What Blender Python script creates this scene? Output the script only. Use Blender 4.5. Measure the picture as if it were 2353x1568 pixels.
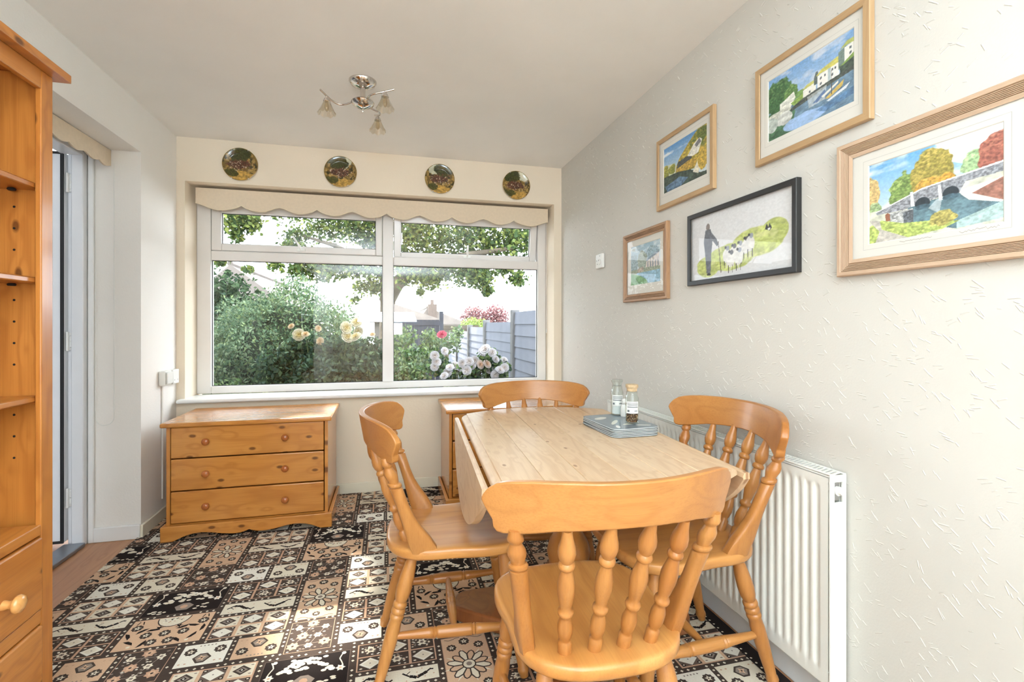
import bpy, math, random
import numpy as np
from mathutils import Vector, Matrix
R = math.radians
random.seed(11)
RNG = np.random.default_rng(5)
SC = bpy.context.scene
COL = SC.collection
for o in list(bpy.data.objects):
    bpy.data.objects.remove(o)

def lin(c, a=None):
    out = []
    for v in c[:3]:
        v = v / 255.0
        out.append(v / 12.92 if v <= 0.04045 else ((v + 0.055) / 1.055) ** 2.4)
    return tuple(out) + (1.0,)

# ------------------------------------------------------------------ camera
YAW, HC, FPX = 14.3, 1.16, 1122.0
cd = bpy.data.cameras.new('camera')
cd.sensor_fit = 'HORIZONTAL'; cd.sensor_width = 36.0
cd.lens = 36.0 * FPX / 2353.0
cd.shift_y = -36.0 / 2353.0
cd.clip_start = 0.05; cd.clip_end = 200
cam = bpy.data.objects.new('camera', cd); COL.objects.link(cam)
cam.location = (0, 0, HC); cam.rotation_euler = (R(90), 0, R(-YAW))
SC.camera = cam

# ------------------------------------------------------------------ world, sun, lights, exposure
w = bpy.data.worlds.new('sky'); SC.world = w; w.use_nodes = True
bg = w.node_tree.nodes['Background']
bg.inputs[0].default_value = (0.85, 0.925, 1.0, 1); bg.inputs[1].default_value = 9.0

SUN_EL, SUN_AZ = 37.0, -9.0          # azimuth from +Y, negative = left
SUN_DIR = Vector((math.sin(R(SUN_AZ)) * math.cos(R(SUN_EL)), math.cos(R(SUN_AZ)) * math.cos(R(SUN_EL)), math.sin(R(SUN_EL))))
sd = bpy.data.lights.new('sun', 'SUN'); sd.energy = 17.0; sd.angle = R(0.9); sd.color = (1.0, 0.93, 0.82)
sun = bpy.data.objects.new('sun', sd); COL.objects.link(sun)
sun.rotation_euler = (-SUN_DIR).to_track_quat('-Z', 'Y').to_euler(); sun.location = (-3, 12, 12)

def area(name, loc, target, sx, sy, power, color):
    d = bpy.data.lights.new(name, 'AREA'); d.shape = 'RECTANGLE'; d.size = sx; d.size_y = sy
    d.energy = power; d.color = color
    o = bpy.data.objects.new(name, d); COL.objects.link(o); o.location = loc
    o.rotation_euler = (Vector(target) - Vector(loc)).to_track_quat('-Z', 'Y').to_euler()
    return o
bf = area('fill_bounce_rear', (0.0, -3.5, 1.35), (0.0, -3.3, 2.36), 1.2, 1.2, 268, (0.70, 0.85, 1.0))  # added fill lamp far behind the camera, evens out the room light
bf2 = area('fill_bounce_near', (-0.1, -0.9, 0.45), (-0.1, -0.6, 2.36), 0.9, 0.6, 98, (0.70, 0.855, 1.0))  # second added fill lamp, brightens ceiling and floor from above
bf2.data.spread = R(80)
area('camera_flash', (0.15, -1.2, 1.10), (0.1, 3.4, 1.9), 0.2, 0.2, 6, (0.85, 0.93, 1.0))

vs = SC.view_settings
vs.view_transform = 'Standard'; vs.look = 'None'; vs.exposure = 0.16; vs.gamma = 1.0
vs.use_curve_mapping = False

# ------------------------------------------------------------------ pixel helper (positions measured once on the photograph)
_s, _c = math.sin(R(YAW)), math.cos(R(YAW))
def ray(x, y):
    r = (x - 1176.5) / FPX; u = (748.0 - y) / FPX
    return Vector((_s + r * _c, _c - r * _s, u))
def at_y(x, y, Y):
    d = ray(x, y); k = Y / d.y
    return Vector((d.x * k, Y, HC + d.z * k))
def at_x(x, y, X):
    d = ray(x, y); k = X / d.x
    return Vector((X, d.y * k, HC + d.z * k))
def at_z(x, y, Z):
    d = ray(x, y); k = (Z - HC) / d.z
    return Vector((d.x * k, d.y * k, Z))

# ------------------------------------------------------------------ mesh builder
class MB:
    def __init__(s):
        s.v, s.f, s.c, s.tris = [], [], [], 0
    def add(s, vs, fs, col=None):
        o = len(s.v)
        s.v += [tuple(p) for p in vs]
        s.f += [tuple(i + o for i in f) for f in fs]
        if col is not None: s.c += [col] * len(fs)
        return s
    def box(s, x0, x1, y0, y1, z0, z1, col=None):
        return s.add([(x0, y0, z0), (x1, y0, z0), (x1, y1, z0), (x0, y1, z0), (x0, y0, z1), (x1, y0, z1), (x1, y1, z1), (x0, y1, z1)],
                     [(0, 3, 2, 1), (4, 5, 6, 7), (0, 1, 5, 4), (1, 2, 6, 5), (2, 3, 7, 6), (3, 0, 4, 7)], col)
    def loft(s, rings, cap=True, closed=True, col=None):
        n = len(rings[0]); vs = [p for r in rings for p in r]; fs = []
        m = n if closed else n - 1
        for k in range(len(rings) - 1):
            for i in range(m):
                j = (i + 1) % n
                fs.append((k * n + i, k * n + j, (k + 1) * n + j, (k + 1) * n + i))
        if cap and closed:
            fs.append(tuple(reversed(range(n)))); fs.append(tuple((len(rings) - 1) * n + i for i in range(n)))
        return s.add(vs, fs, col)
    def lathe(s, prof, p0=(0, 0, 0), p1=(0, 0, 1), n=16, col=None, cap=True):
        # prof: (fraction along p0->p1, radius)
        p0, p1 = Vector(p0), Vector(p1); d = (p1 - p0)
        q = d.to_track_quat('Z', 'X'); L = d.length
        rings = []
        for t, r in prof:
            rings.append([p0 + q @ Vector((r * math.cos(2 * math.pi * i / n), r * math.sin(2 * math.pi * i / n), t * L)) for i in range(n)])
        return s.loft(rings, cap, True, col)
    def tube(s, pts, rad, n=8, col=None, cap=True):
        pts = [Vector(p) for p in pts]; rings = []
        prev = None
        for i, p in enumerate(pts):
            t = (pts[min(i + 1, len(pts) - 1)] - pts[max(i - 1, 0)]).normalized()
            if prev is None:
                a = Vector((0, 0, 1)) if abs(t.z) < .9 else Vector((1, 0, 0))
                u = t.cross(a).normalized()
            else:
                u = (prev - t * prev.dot(t)).normalized()
            prev = u; v = t.cross(u)
            r = rad[i] if isinstance(rad, (list, tuple)) else rad
            rings.append([p + (u * math.cos(2 * math.pi * k / n) + v * math.sin(2 * math.pi * k / n)) * r for k in range(n)])
        return s.loft(rings, cap, True, col)
    def prism(s, poly, h0, h1, axis='z', col=None):
        # poly 2D; axis z:(x,y) y:(x,z) x:(y,z)
        def P(a, b, h):
            return (a, b, h) if axis == 'z' else ((a, h, b) if axis == 'y' else (h, a, b))
        n = len(poly)
        vs = [P(a, b, h0) for a, b in poly] + [P(a, b, h1) for a, b in poly]
        fs = [tuple(range(n)), tuple(range(2 * n - 1, n - 1, -1))]
        fs += [(i, (i + 1) % n, n + (i + 1) % n, n + i) for i in range(n)]
        return s.add(vs, fs, col)
    def mesh(s, name, fix=True):
        me = bpy.data.meshes.new(name)
        me.from_pydata(s.v, [], s.f)
        if s.c:
            ca = me.color_attributes.new('Col', 'FLOAT_COLOR', 'CORNER')
            tot = np.array([len(f) for f in s.f]); arr = np.repeat(np.array([tuple(c[:3]) + (1.0,) for c in s.c], dtype=np.float32), tot, axis=0)
            ca.data.foreach_set('color', arr.ravel())
        if fix:
            import bmesh
            bm = bmesh.new(); bm.from_mesh(me)
            bmesh.ops.recalc_face_normals(bm, faces=bm.faces)
            bm.to_mesh(me); bm.free()
        me.update()
        return me
    def build(s, name, m, parent=None, smooth=None, bevel=0, seg=2, fix=True, kind=None):
        me = s.mesh(name, fix)
        return obj(name, me, m, parent, smooth, bevel, seg, kind)

def obj(name, me, m, parent=None, smooth=None, bevel=0, seg=2, kind=None):
    if m is not None and not me.materials: me.materials.append(m)
    if smooth is not None:
        me.polygons.foreach_set('use_smooth', [True] * len(me.polygons))
        me.set_sharp_from_angle(angle=R(smooth))
    o = bpy.data.objects.new(name, me); COL.objects.link(o)
    if parent: o.parent = parent
    if bevel:
        b = o.modifiers.new('bevel', 'BEVEL'); b.width = bevel; b.segments = seg; b.limit_method = 'ANGLE'; b.angle_limit = R(40)
        b.harden_normals = False
        me.polygons.foreach_set('use_smooth', [True] * len(me.polygons))
        me.set_sharp_from_angle(angle=R(50))
    if kind: o['kind'] = kind
    return o
def tag(o, label=None, cat=None, group=None, kind=None):
    if label: o['label'] = label
    if cat: o['category'] = cat
    if group: o['group'] = group
    if kind: o['kind'] = kind
    return o
def thing(name, label, cat, loc=(0, 0, 0), rz=0, group=None, kind=None):
    o = bpy.data.objects.new(name, None); COL.objects.link(o)
    o.location = loc; o.rotation_euler = (0, 0, R(rz)); o.empty_display_size = .05
    return tag(o, label, cat, group, kind)
def copy_tree(o, parent=None):
    c = o.copy(); COL.objects.link(c); c.parent = parent
    for ch in list(o.children): copy_tree(ch, c)
    return c

# ------------------------------------------------------------------ materials
def new_mat(name):
    m = bpy.data.materials.new(name); m.use_nodes = True
    nt = m.node_tree; p = nt.nodes['Principled BSDF']
    return m, nt, p
def N(nt, t, **kw):
    n = nt.nodes.new(t)
    for k, v in kw.items(): setattr(n, k, v)
    return n
def math_n(nt, op, a, b=None, clamp=False):
    n = N(nt, 'ShaderNodeMath', operation=op); n.use_clamp = clamp
    for i, v in enumerate((a, b)):
        if v is None: continue
        if isinstance(v, (int, float)): n.inputs[i].default_value = v
        else: nt.links.new(v, n.inputs[i])
    return n.outputs[0]
def mixc(nt, fac, a, b, blend='MIX'):
    n = N(nt, 'ShaderNodeMix', data_type='RGBA', blend_type=blend)
    for sock, v in ((n.inputs[0], fac), (n.inputs[6], a), (n.inputs[7], b)):
        if isinstance(v, (int, float)): sock.default_value = v
        elif isinstance(v, tuple): sock.default_value = v
        else: nt.links.new(v, sock)
    return n.outputs[2]
def maprange(nt, v, a, b, c, d):
    n = N(nt, 'ShaderNodeMapRange'); n.inputs[1].default_value = a; n.inputs[2].default_value = b
    n.inputs[3].default_value = c; n.inputs[4].default_value = d; nt.links.new(v, n.inputs[0]); return n.outputs[0]
def bump(nt, p, h, strength, dist):
    b = N(nt, 'ShaderNodeBump'); b.inputs['Strength'].default_value = strength; b.inputs['Distance'].default_value = dist
    nt.links.new(h, b.inputs['Height']); nt.links.new(b.outputs[0], p.inputs['Normal'])
def noise(nt, vec, scale, detail=3, rough=.5, dist=0):
    n = N(nt, 'ShaderNodeTexNoise'); n.inputs['Scale'].default_value = scale; n.inputs['Detail'].default_value = detail
    n.inputs['Roughness'].default_value = rough; n.inputs['Distortion'].default_value = dist
    if vec is not None: nt.links.new(vec, n.inputs['Vector'])
    return n.outputs['Fac']

def plain(name, rgb, rough=.5, metal=0, var=.04, vscale=6, bmp=0, bscale=200, spec=.5, coat=0):
    m, nt, p = new_mat(name)
    c = lin(rgb); tc = N(nt, 'ShaderNodeTexCoord').outputs['Object']
    if var:
        n = noise(nt, tc, vscale, 4)
        d = tuple(v * (1 - var * 2.2) for v in c[:3]) + (1,)
        l = tuple(min(1, v * (1 + var)) for v in c[:3]) + (1,)
        nt.links.new(mixc(nt, maprange(nt, n, .3, .7, 0, 1), d, l), p.inputs['Base Color'])
    else:
        p.inputs['Base Color'].default_value = c
    p.inputs['Roughness'].default_value = rough; p.inputs['Metallic'].default_value = metal
    p.inputs['Specular IOR Level'].default_value = spec; p.inputs['Coat Weight'].default_value = coat
    if bmp: bump(nt, p, noise(nt, tc, bscale, 3), bmp, .002)
    return m

def wood(name, light, mid, dark, axis='x', rough=.38, knots=1.0, ring=.55, scale=1.0, coat=.0, knot_rgb=(95, 52, 22), deep=None):
    m, nt, p = new_mat(name)
    tc = N(nt, 'ShaderNodeTexCoord').outputs['Object']
    rnd = N(nt, 'ShaderNodeObjectInfo').outputs['Random']
    cmb = N(nt, 'ShaderNodeCombineXYZ')
    for i, k in enumerate((7.3, 4.1, 5.9)): nt.links.new(math_n(nt, 'MULTIPLY', rnd, k), cmb.inputs[i])
    va = N(nt, 'ShaderNodeVectorMath', operation='ADD'); nt.links.new(tc, va.inputs[0]); nt.links.new(cmb.outputs[0], va.inputs[1])
    def mp(al, pe, dp=None):
        k = N(nt, 'ShaderNodeMapping'); i = 'xyz'.index(axis)
        sc = [pe * scale] * 3; sc[i] = al * scale
        if dp: sc['xyz'.index(dp)] = .8
        k.inputs['Scale'].default_value = sc
        nt.links.new(va.outputs[0], k.inputs['Vector']); return k.outputs[0]
    vo = N(nt, 'ShaderNodeTexVoronoi'); vo.inputs['Scale'].default_value = 1
    if deep:
        sx_ = N(nt, 'ShaderNodeSeparateXYZ'); nt.links.new(va.outputs[0], sx_.inputs[0]); cb_ = N(nt, 'ShaderNodeCombineXYZ')
        oth = [q for q in 'xyz' if q not in (axis, deep)][0]
        nt.links.new(math_n(nt, 'MULTIPLY', sx_.outputs['xyz'.index(axis)], 6.5 * scale), cb_.inputs[0]); nt.links.new(math_n(nt, 'MULTIPLY', sx_.outputs['xyz'.index(oth)], 13.0 * scale), cb_.inputs[1])
        vo.voronoi_dimensions = '2D'; nt.links.new(cb_.outputs[0], vo.inputs['Vector'])
    else: nt.links.new(mp(4.2, 9.0), vo.inputs['Vector'])
    kd = vo.outputs['Distance']
    n1 = noise(nt, mp(.9, 7.0), 1.0, 2, .45, .5)
    warp = maprange(nt, kd, 0, .35, .10, 0)
    rings = math_n(nt, 'SINE', math_n(nt, 'MULTIPLY', math_n(nt, 'ADD', n1, warp), 42))
    rings = maprange(nt, rings, -1, 1, 0, 1)
    rings = math_n(nt, 'POWER', rings, 2.2)
    n2 = noise(nt, mp(6, 260), 1.0, 2, .6)
    n3 = noise(nt, mp(.8, 4), 1.0, 2, .5)
    c1 = mixc(nt, maprange(nt, n3, .3, .7, 0, 1), lin(light), lin(mid))
    c2 = mixc(nt, math_n(nt, 'MULTIPLY', rings, ring), c1, lin(dark))
    c3 = mixc(nt, maprange(nt, n2, .45, .75, 0, .28), c2, lin(dark))
    kc = vo.outputs['Color']; sep = N(nt, 'ShaderNodeSeparateColor'); nt.links.new(kc, sep.inputs[0])
    keep = math_n(nt, 'GREATER_THAN', sep.outputs[0], 1 - .42 * knots)
    kr = maprange(nt, kd, .07, .14, .85, 0)
    c4 = mixc(nt, math_n(nt, 'MULTIPLY', math_n(nt, 'MAXIMUM', kr, 0), keep), c3, lin(knot_rgb))
    nt.links.new(c4, p.inputs['Base Color'])
    p.inputs['Roughness'].default_value = rough; p.inputs['Coat Weight'].default_value = coat; p.inputs['Coat Roughness'].default_value = .12
    bump(nt, p, n2, .12, .0006)
    return m

def attr_mat(name, rough=.6, var=0, vscale=400, spec=.3, bmp=0, translucent=0, bscale=900):
    m, nt, p = new_mat(name)
    a = N(nt, 'ShaderNodeAttribute'); a.attribute_name = 'Col'; c = a.outputs['Color']
    tc = N(nt, 'ShaderNodeTexCoord').outputs['Object']
    if var:
        n = noise(nt, tc, vscale, 2)
        f = maprange(nt, n, .25, .75, 1 - var, 1 + var * .6)
        k = N(nt, 'ShaderNodeCombineColor')
        for i in range(3): nt.links.new(f, k.inputs[i])
        c = mixc(nt, 1.0, c, k.outputs[0], 'MULTIPLY')
    nt.links.new(c, p.inputs['Base Color'])
    p.inputs['Roughness'].default_value = rough; p.inputs['Specular IOR Level'].default_value = spec
    if bmp: bump(nt, p, noise(nt, tc, bscale, 2), bmp, .003)
    if translucent:
        t = N(nt, 'ShaderNodeBsdfTranslucent'); nt.links.new(c, t.inputs[0])
        mx = N(nt, 'ShaderNodeMixShader'); mx.inputs[0].default_value = translucent
        nt.links.new(p.outputs[0], mx.inputs[1]); nt.links.new(t.outputs[0], mx.inputs[2])
        nt.links.new(mx.outputs[0], nt.nodes['Material Output'].inputs[0])
    return m

def thin_glass(name, tint=(.98, 1, .99, 1), rough=0.0, boost=1.0):
    m, nt, p = new_mat(name); nt.nodes.remove(p)
    t = N(nt, 'ShaderNodeBsdfTransparent'); t.inputs[0].default_value = tint
    g = N(nt, 'ShaderNodeBsdfGlossy'); g.inputs['Roughness'].default_value = rough
    lw = N(nt, 'ShaderNodeLayerWeight'); lw.inputs[0].default_value = .5
    fr = math_n(nt, 'ADD', math_n(nt, 'MULTIPLY', math_n(nt, 'POWER', lw.outputs['Facing'], 5.0), .96), .04)
    mx = N(nt, 'ShaderNodeMixShader')
    nt.links.new(math_n(nt, 'MULTIPLY', fr, boost, True), mx.inputs[0])
    nt.links.new(t.outputs[0], mx.inputs[1]); nt.links.new(g.outputs[0], mx.inputs[2])
    nt.links.new(mx.outputs[0], nt.nodes['Material Output'].inputs[0])
    return m

def wallpaint(name, rgb, bscale=90, bstr=.25, var=.02):
    return plain(name, rgb, .85, 0, var, 1.3, bstr, bscale, .25)

M = {}
M['wall_far'] = wallpaint('cream wall paint', (240, 226, 204))
M['wall_left'] = wallpaint('off white wall paint', (244, 240, 233), 120, .4)
M['wall_right'] = wallpaint('magnolia wallpaper', (215, 211, 202), 160, .2)
M['ceiling'] = wallpaint('ceiling paint', (247, 243, 236), 60, .15, .03)
M['trim'] = plain('cream gloss trim', (238, 230, 208), .3, 0, .02)
M['trim_white'] = plain('white gloss trim', (240, 240, 238), .3, 0, .02)
M['upvc'] = plain('white upvc', (233, 229, 224), .25, 0, .015)
M['upvc_door'] = plain('white upvc door', (236, 238, 241), .25, 0, .015)
M['rubber'] = plain('black gasket', (20, 20, 22), .6, 0, 0)
M['steel'] = plain('brushed steel', (190, 190, 190), .35, 1, .05)
M['alu'] = plain('aluminium threshold', (150, 156, 165), .4, .7, .05)
M['chrome'] = plain('chrome', (215, 210, 205), .07, 1, 0)
M['glass'] = thin_glass('window glass', (1, 1, 1, 1), boost=.8)
M['pic_glass'] = thin_glass('picture glass', (1, 1, 1, 1), boost=.42)
M['jar_glass'] = thin_glass('jar glass', (.93, .97, .95, 1), 0.0, 1.6)
M['shade_glass'] = thin_glass('fluted shade glass', (.88, .83, .72, 1), 0.06, 3.0)
M['white_plastic'] = plain('white plastic', (236, 236, 230), .35, 0, .01)
M['white_china'] = plain('white china', (240, 240, 236), .2, 0, .01)
M['dark'] = plain('dark hole', (25, 18, 12), .8, 0, 0)
M['print_grey'] = plain('grey print', (110, 116, 118), .6, 0, 0)
M['rad'] = plain('radiator enamel', (238, 238, 230), .32, 0, .01)
M['fabric'] = plain('cream blind fabric', (230, 212, 186), .9, 0, .02, 60, .35, 700)
M['trim_thread'] = plain('cream braid', (236, 221, 192), .9, 0, .02)
M['laminate'] = wood('oak laminate', (196, 146, 106), (180, 128, 92), (150, 102, 70), 'y', .4, .0, .35, 1.6)
for ax in 'xyz':
    M['pine_' + ax] = wood('honey pine ' + ax, (208, 144, 72), (196, 127, 55), (164, 98, 40), ax, .25, .75, .4, 1.0, .45, deep={'x': 'y', 'y': 'x', 'z': 'x'}[ax])
    M['book_' + ax] = wood('orange pine ' + ax, (204, 136, 64), (188, 115, 46), (154, 85, 31), ax, .33, .6, .4, 1.0, .2, deep={'x': 'y', 'y': 'x', 'z': 'y'}[ax])
    M['chair_' + ax] = wood('honey beech ' + ax, (189, 132, 71), (172, 110, 51), (142, 82, 34), ax, .36, .0, .22, 1.2, .15)
M['knob'] = wood('turned pine knob', (186, 108, 52), (172, 94, 42), (140, 72, 30), 'y', .25, 0, .3, 2, .4)
M['knob_pale'] = wood('pale turned knob', (232, 178, 112), (222, 160, 90), (196, 132, 66), 'x', .25, 0, .3, 2, .4)
M['seat'] = wood('honey beech seat', (210, 154, 88), (193, 130, 64), (160, 98, 44), 'y', .34, .0, .35, .9, .2)
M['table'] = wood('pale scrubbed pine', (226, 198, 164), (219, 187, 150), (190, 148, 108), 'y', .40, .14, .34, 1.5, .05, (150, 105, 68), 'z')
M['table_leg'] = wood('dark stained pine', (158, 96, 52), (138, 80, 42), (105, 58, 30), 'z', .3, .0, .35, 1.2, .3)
M['col'] = wood('honey pedestal', (205, 140, 72), (190, 122, 56), (160, 94, 40), 'z', .34, 0, .3, 1.2, .2)
M['frame_gold'] = wood('pale oak frame', (194, 161, 119), (184, 150, 109), (164, 130, 90), 'x', .42, 0, .25, 2)
M['frame_goldz'] = wood('pale oak frame upright', (194, 161, 119), (184, 150, 109), (164, 130, 90), 'z', .42, 0, .25, 2)
M['frame_lime'] = wood('limed oak frame', (206, 178, 150), (196, 166, 138), (174, 142, 114), 'x', .5, 0, .2, 3)
M['frame_limez'] = wood('limed oak frame upright', (206, 178, 150), (196, 166, 138), (174, 142, 114), 'z', .5, 0, .2, 3)
M['frame_brown'] = wood('brown oak frame', (184, 146, 110), (172, 132, 96), (140, 102, 70), 'x', .5, 0, .4, 3)
M['frame_brownz'] = wood('brown oak frame upright', (184, 146, 110), (172, 132, 96), (140, 102, 70), 'z', .5, 0, .4, 3)
M['frame_black'] = plain('black frame', (38, 38, 38), .45, 0, .05)
M['mount'] = plain('cream mount board', (224, 220, 210), .9, 0, .01)
M['mount_white'] = plain('white paper', (216, 216, 216), .9, 0, .01)
M['wash'] = plain('grey wash line', (196, 192, 184), .9, 0, 0)
M['ink'] = plain('pencil ink', (130, 122, 112), .9, 0, 0)
M['art'] = attr_mat('art print', .7, 0, 400, .2)
M['plate_art'] = attr_mat('glazed plate', .16, 0, 400, .6)
M['carpet'] = attr_mat('carpet pile', .93, .22, 700, .15, .5, 0, 900)
M['leaf'] = attr_mat('leaf', .6, 0, 1, .12, 0, .38)
M['petal'] = attr_mat('petal', .7, 0, 1, .1, 0, .3)
M['bark'] = plain('bark', (92, 82, 68), .9, 0, .2, 5, .6, 40)
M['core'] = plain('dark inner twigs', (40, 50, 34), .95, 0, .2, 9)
M['stem'] = plain('green stem', (88, 104, 62), .7, 0, .1)
M['fence'] = plain('grey painted fence', (112, 116, 128), .75, 0, .08, 3, .2, 60)
M['fence_post'] = plain('concrete post', (106, 106, 106), .9, 0, .1, 8, .3, 90)
M['fence_dark'] = plain('dark blue grey fence', (58, 63, 78), .8, 0, .1, 4)
M['fence_brown'] = plain('weathered brown fence', (90, 80, 70), .85, 0, .12, 4)
M['roof'] = plain('grey brown roof tiles', (96, 88, 82), .85, 0, .1, 2.5, .4, 30)
M['house'] = plain('pale light block render', (140, 134, 128), .9, 0, .05)  # for the added light-blocking wall and overhang
M['house_far'] = plain('distant house render', (92, 88, 84), .9, 0, .05)
M['brick_chimney'] = plain('chimney brick', (92, 80, 74), .9, 0, .12, 12)
M['lawn'] = plain('garden lawn', (56, 68, 40), .95, 0, .2, 3, .5, 60)
M['patio'] = plain('patio slabs', (100, 98, 94), .9, 0, .08, 3)
M['grain'] = attr_mat('peppercorns', .6)
M['salt'] = plain('white salt', (240, 240, 240), .9, 0, .02, 300)
M['cork'] = plain('cork', (205, 178, 140), .8, 0, .1, 120)
M['mat_edge'] = plain('placemat edge', (214, 222, 222), .5, 0, .04, 30)
M['mat_back'] = plain('placemat backing', (38, 46, 50), .7, 0, 0)

# ------------------------------------------------------------------ room shell
XL, XR, YW, ZC, YB = -1.303, 1.294, 3.54, 2.365, -5.2
WX0, WX1, WZ0, WZ1 = -1.255, 1.234, .665, 2.085      # window opening
DY0, DY1, DZ = 2.15, 3.08, 2.105                      # door opening in the left wall
floor = MB().box(-1.72, XR + .25, YB - .25, YW + .3, -.12, 0).build('floor', M['laminate'])
tag(floor, kind='structure')
ceil = MB().box(-1.56, XR + .25, YB - .25, YW + .3, ZC, ZC + .15).build('ceiling', M['ceiling']); tag(ceil, kind='structure')
m = MB()
m.box(XL - .26, WX0, YW, YW + .3, 0, ZC); m.box(WX1, XR + .25, YW, YW + .3, 0, ZC)
m.box(WX0, WX1, YW, YW + .3, 0, WZ0); m.box(WX0, WX1, YW, YW + .3, WZ1, ZC)
tag(m.build('wall_far', M['wall_far']), kind='structure')
m = MB()
m.box(XL - .25, XL, DY1, YW, 0, ZC); m.box(XL - .25, XL, YB - .25, DY0, 0, ZC); m.box(XL - .25, XL, DY0, DY1, DZ, ZC)
wl = tag(m.build('wall_left', M['wall_left']), kind='structure')
wr = tag(MB().box(XR, XR + .25, YB - .25, YW, 0, ZC).build('wall_right', M['wall_right']), kind='structure')
tag(MB().box(XL, XR, YB - .25, YB, 0, ZC).build('wall_back', M['wall_far']), kind='structure')

# embossed strokes of the wallpaper
m = MB(); rr = random.Random(3)
def stroke(y, z, ang, L, wd, h):
    d = Vector((0, math.cos(ang), math.sin(ang))); n = Vector((0, -math.sin(ang), math.cos(ang))); c = Vector((XR, y, z)); up = Vector((-h, 0, 0))
    a, b = c - d * L / 2, c + d * L / 2
    a2, b2 = c - d * (L / 2 - .004) + up, c + d * (L / 2 - .004) + up
    m.add([a, b, b + n * wd, a + n * wd, a2 + n * wd * .5, b2 + n * wd * .5], [(0, 1, 5, 4), (3, 4, 5, 2), (0, 4, 3), (1, 2, 5)])
for _ in range(7500):
    y, z = rr.uniform(-1.2, 3.5), rr.uniform(.12, 2.34)
    a = R(rr.choice((-40, -48, -35, -5, 8, -60, 25)) + rr.uniform(-10, 10))
    stroke(y, z, -a + math.pi, rr.uniform(.010, .027), rr.uniform(.003, .0045), rr.uniform(.0007, .0012))
    if rr.random() < .35:
        stroke(y + .008, z + .007, -a + math.pi + rr.uniform(-.15, .15), rr.uniform(.010, .024), .0034, .0010)
m.build('wallpaper_relief', M['wall_right'], wr, fix=True, kind='stuff')

# skirting boards
def skirt(name, poly_pts, mt):
    return tag(poly_pts.build(name, mt, bevel=.004), kind='structure')
skirt('baseboard_far', MB().box(XL + .012, XR - .012, YW - .014, YW, 0, .075), M['trim'])
skirt('baseboard_right', MB().box(XR - .016, XR, YB, YW - .014, 0, .095), M['trim_white'])
m = MB().box(XL, XL + .014, DY1 - .014, YW - .014, 0, .075)
skirt('baseboard_left', m, M['trim'])
skirt('baseboard_reveal', MB().box(XL - .215, XL - .0005, DY1 - .014, DY1, 0, .078), M['trim_white'])
tag(MB().box(XL, XL + .014, YB, 1.2, 0, .075).build('baseboard_near', M['trim'], bevel=.004), kind='structure')

# ------------------------------------------------------------------ window
win = thing('window_1', 'white double glazed window of two panes under two top lights', 'window', (0, 0, 0), kind='structure')
FY, BY = 3.735, 3.80
def bar(name, x0, x1, z0, z1, y0=FY, y1=BY, mt='upvc', par=win, bev=.006):
    return MB().box(x0, x1, y0, y1, z0, z1).build(name, M[mt], par, bevel=bev, seg=2)
bar('jamb', WX0, -1.168, .692, WZ1); bar('jamb', 1.165, WX1, .692, WZ1)
bar('bottom_rail', -1.168, 1.165, .692, .742); bar('head_rail', -1.168, 1.165, 1.992, WZ1)
bar('mullion', -.036, .043, .742, 1.992)
bar('transom', -1.168, -.036, 1.606, 1.672); bar('transom', .043, 1.165, 1.606, 1.672)
def gasket(x0, x1, z0, z1, y, par, t=.004):
    g = MB()
    g.box(x0, x0 + t, y, y + .004, z0, z1); g.box(x1 - t, x1, y, y + .004, z0, z1); g.box(x0 + t, x1 - t, y, y + .004, z1 - t, z1); g.box(x0 + t, x1 - t, y, y + .004, z0, z0 + t)
    return g.build('gasket', M['rubber'], par)
for x0, x1 in ((-1.168, -.036), (.043, 1.165)):
    MB().box(x0, x1, 3.766, 3.772, .742, 1.606).build('pane', M['glass'], win)
    gasket(x0, x1, .742, 1.606, 3.760, win)
def sash(x0, x1, z0, z1, gx0, gx1, gz0, gz1, tilt, handle_x, lever):
    r = bpy.data.objects.new('sash', None); COL.objects.link(r); r.parent = win
    r.location = (0, 3.757, z1); r.rotation_euler = (R(tilt), 0, 0)
    def sb(nm, a, b, c, d): return MB().box(a, b, -.022, .03, c - z1, d - z1).build(nm, M['upvc'], r, bevel=.006)
    sb('sash_stile', x0, gx0, z0, z1); sb('sash_stile', gx1, x1, z0, z1); sb('sash_rail', gx0, gx1, z0, gz0); sb('sash_rail', gx0, gx1, gz1, z1)
    MB().box(gx0, gx1, .004, .010, gz0 - z1, gz1 - z1).build('pane', M['glass'], r)
    gasket(gx0, gx1, gz0 - z1, gz1 - z1, -.002, r)
    h = MB(); zc = z0 + .02 - z1
    h.box(handle_x - .028, handle_x + .028, -.034, -.022, zc - .009, zc + .009)
    if lever == 'open': h.tube([(handle_x, -.034, zc), (handle_x - .005, -.05, zc + .02), (handle_x - .05, -.056, zc + .095)], .0065, 8)
    else: h.tube([(handle_x, -.034, zc), (handle_x, -.05, zc + .012), (handle_x, -.056, zc + .085)], .0075, 8)
    h.build('handle', M['white_plastic'], r, bevel=.002)
sash(-1.166, -.038, 1.674, 1.99, -1.104, -.084, 1.722, 1.932, 0, -.595, 'open')
sash(.045, 1.163, 1.674, 1.99, .098, 1.108, 1.712, 1.932, 9.0, .60, 'shut')
# inner sill
sill = MB().box(-1.288, 1.286, 3.485, 3.74, .665, .690)
sill = tag(sill.build('window_sill', M['trim_white'], bevel=.010, seg=3), kind='structure')
sill['label'] = 'white gloss window sill board below the panes'

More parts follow.
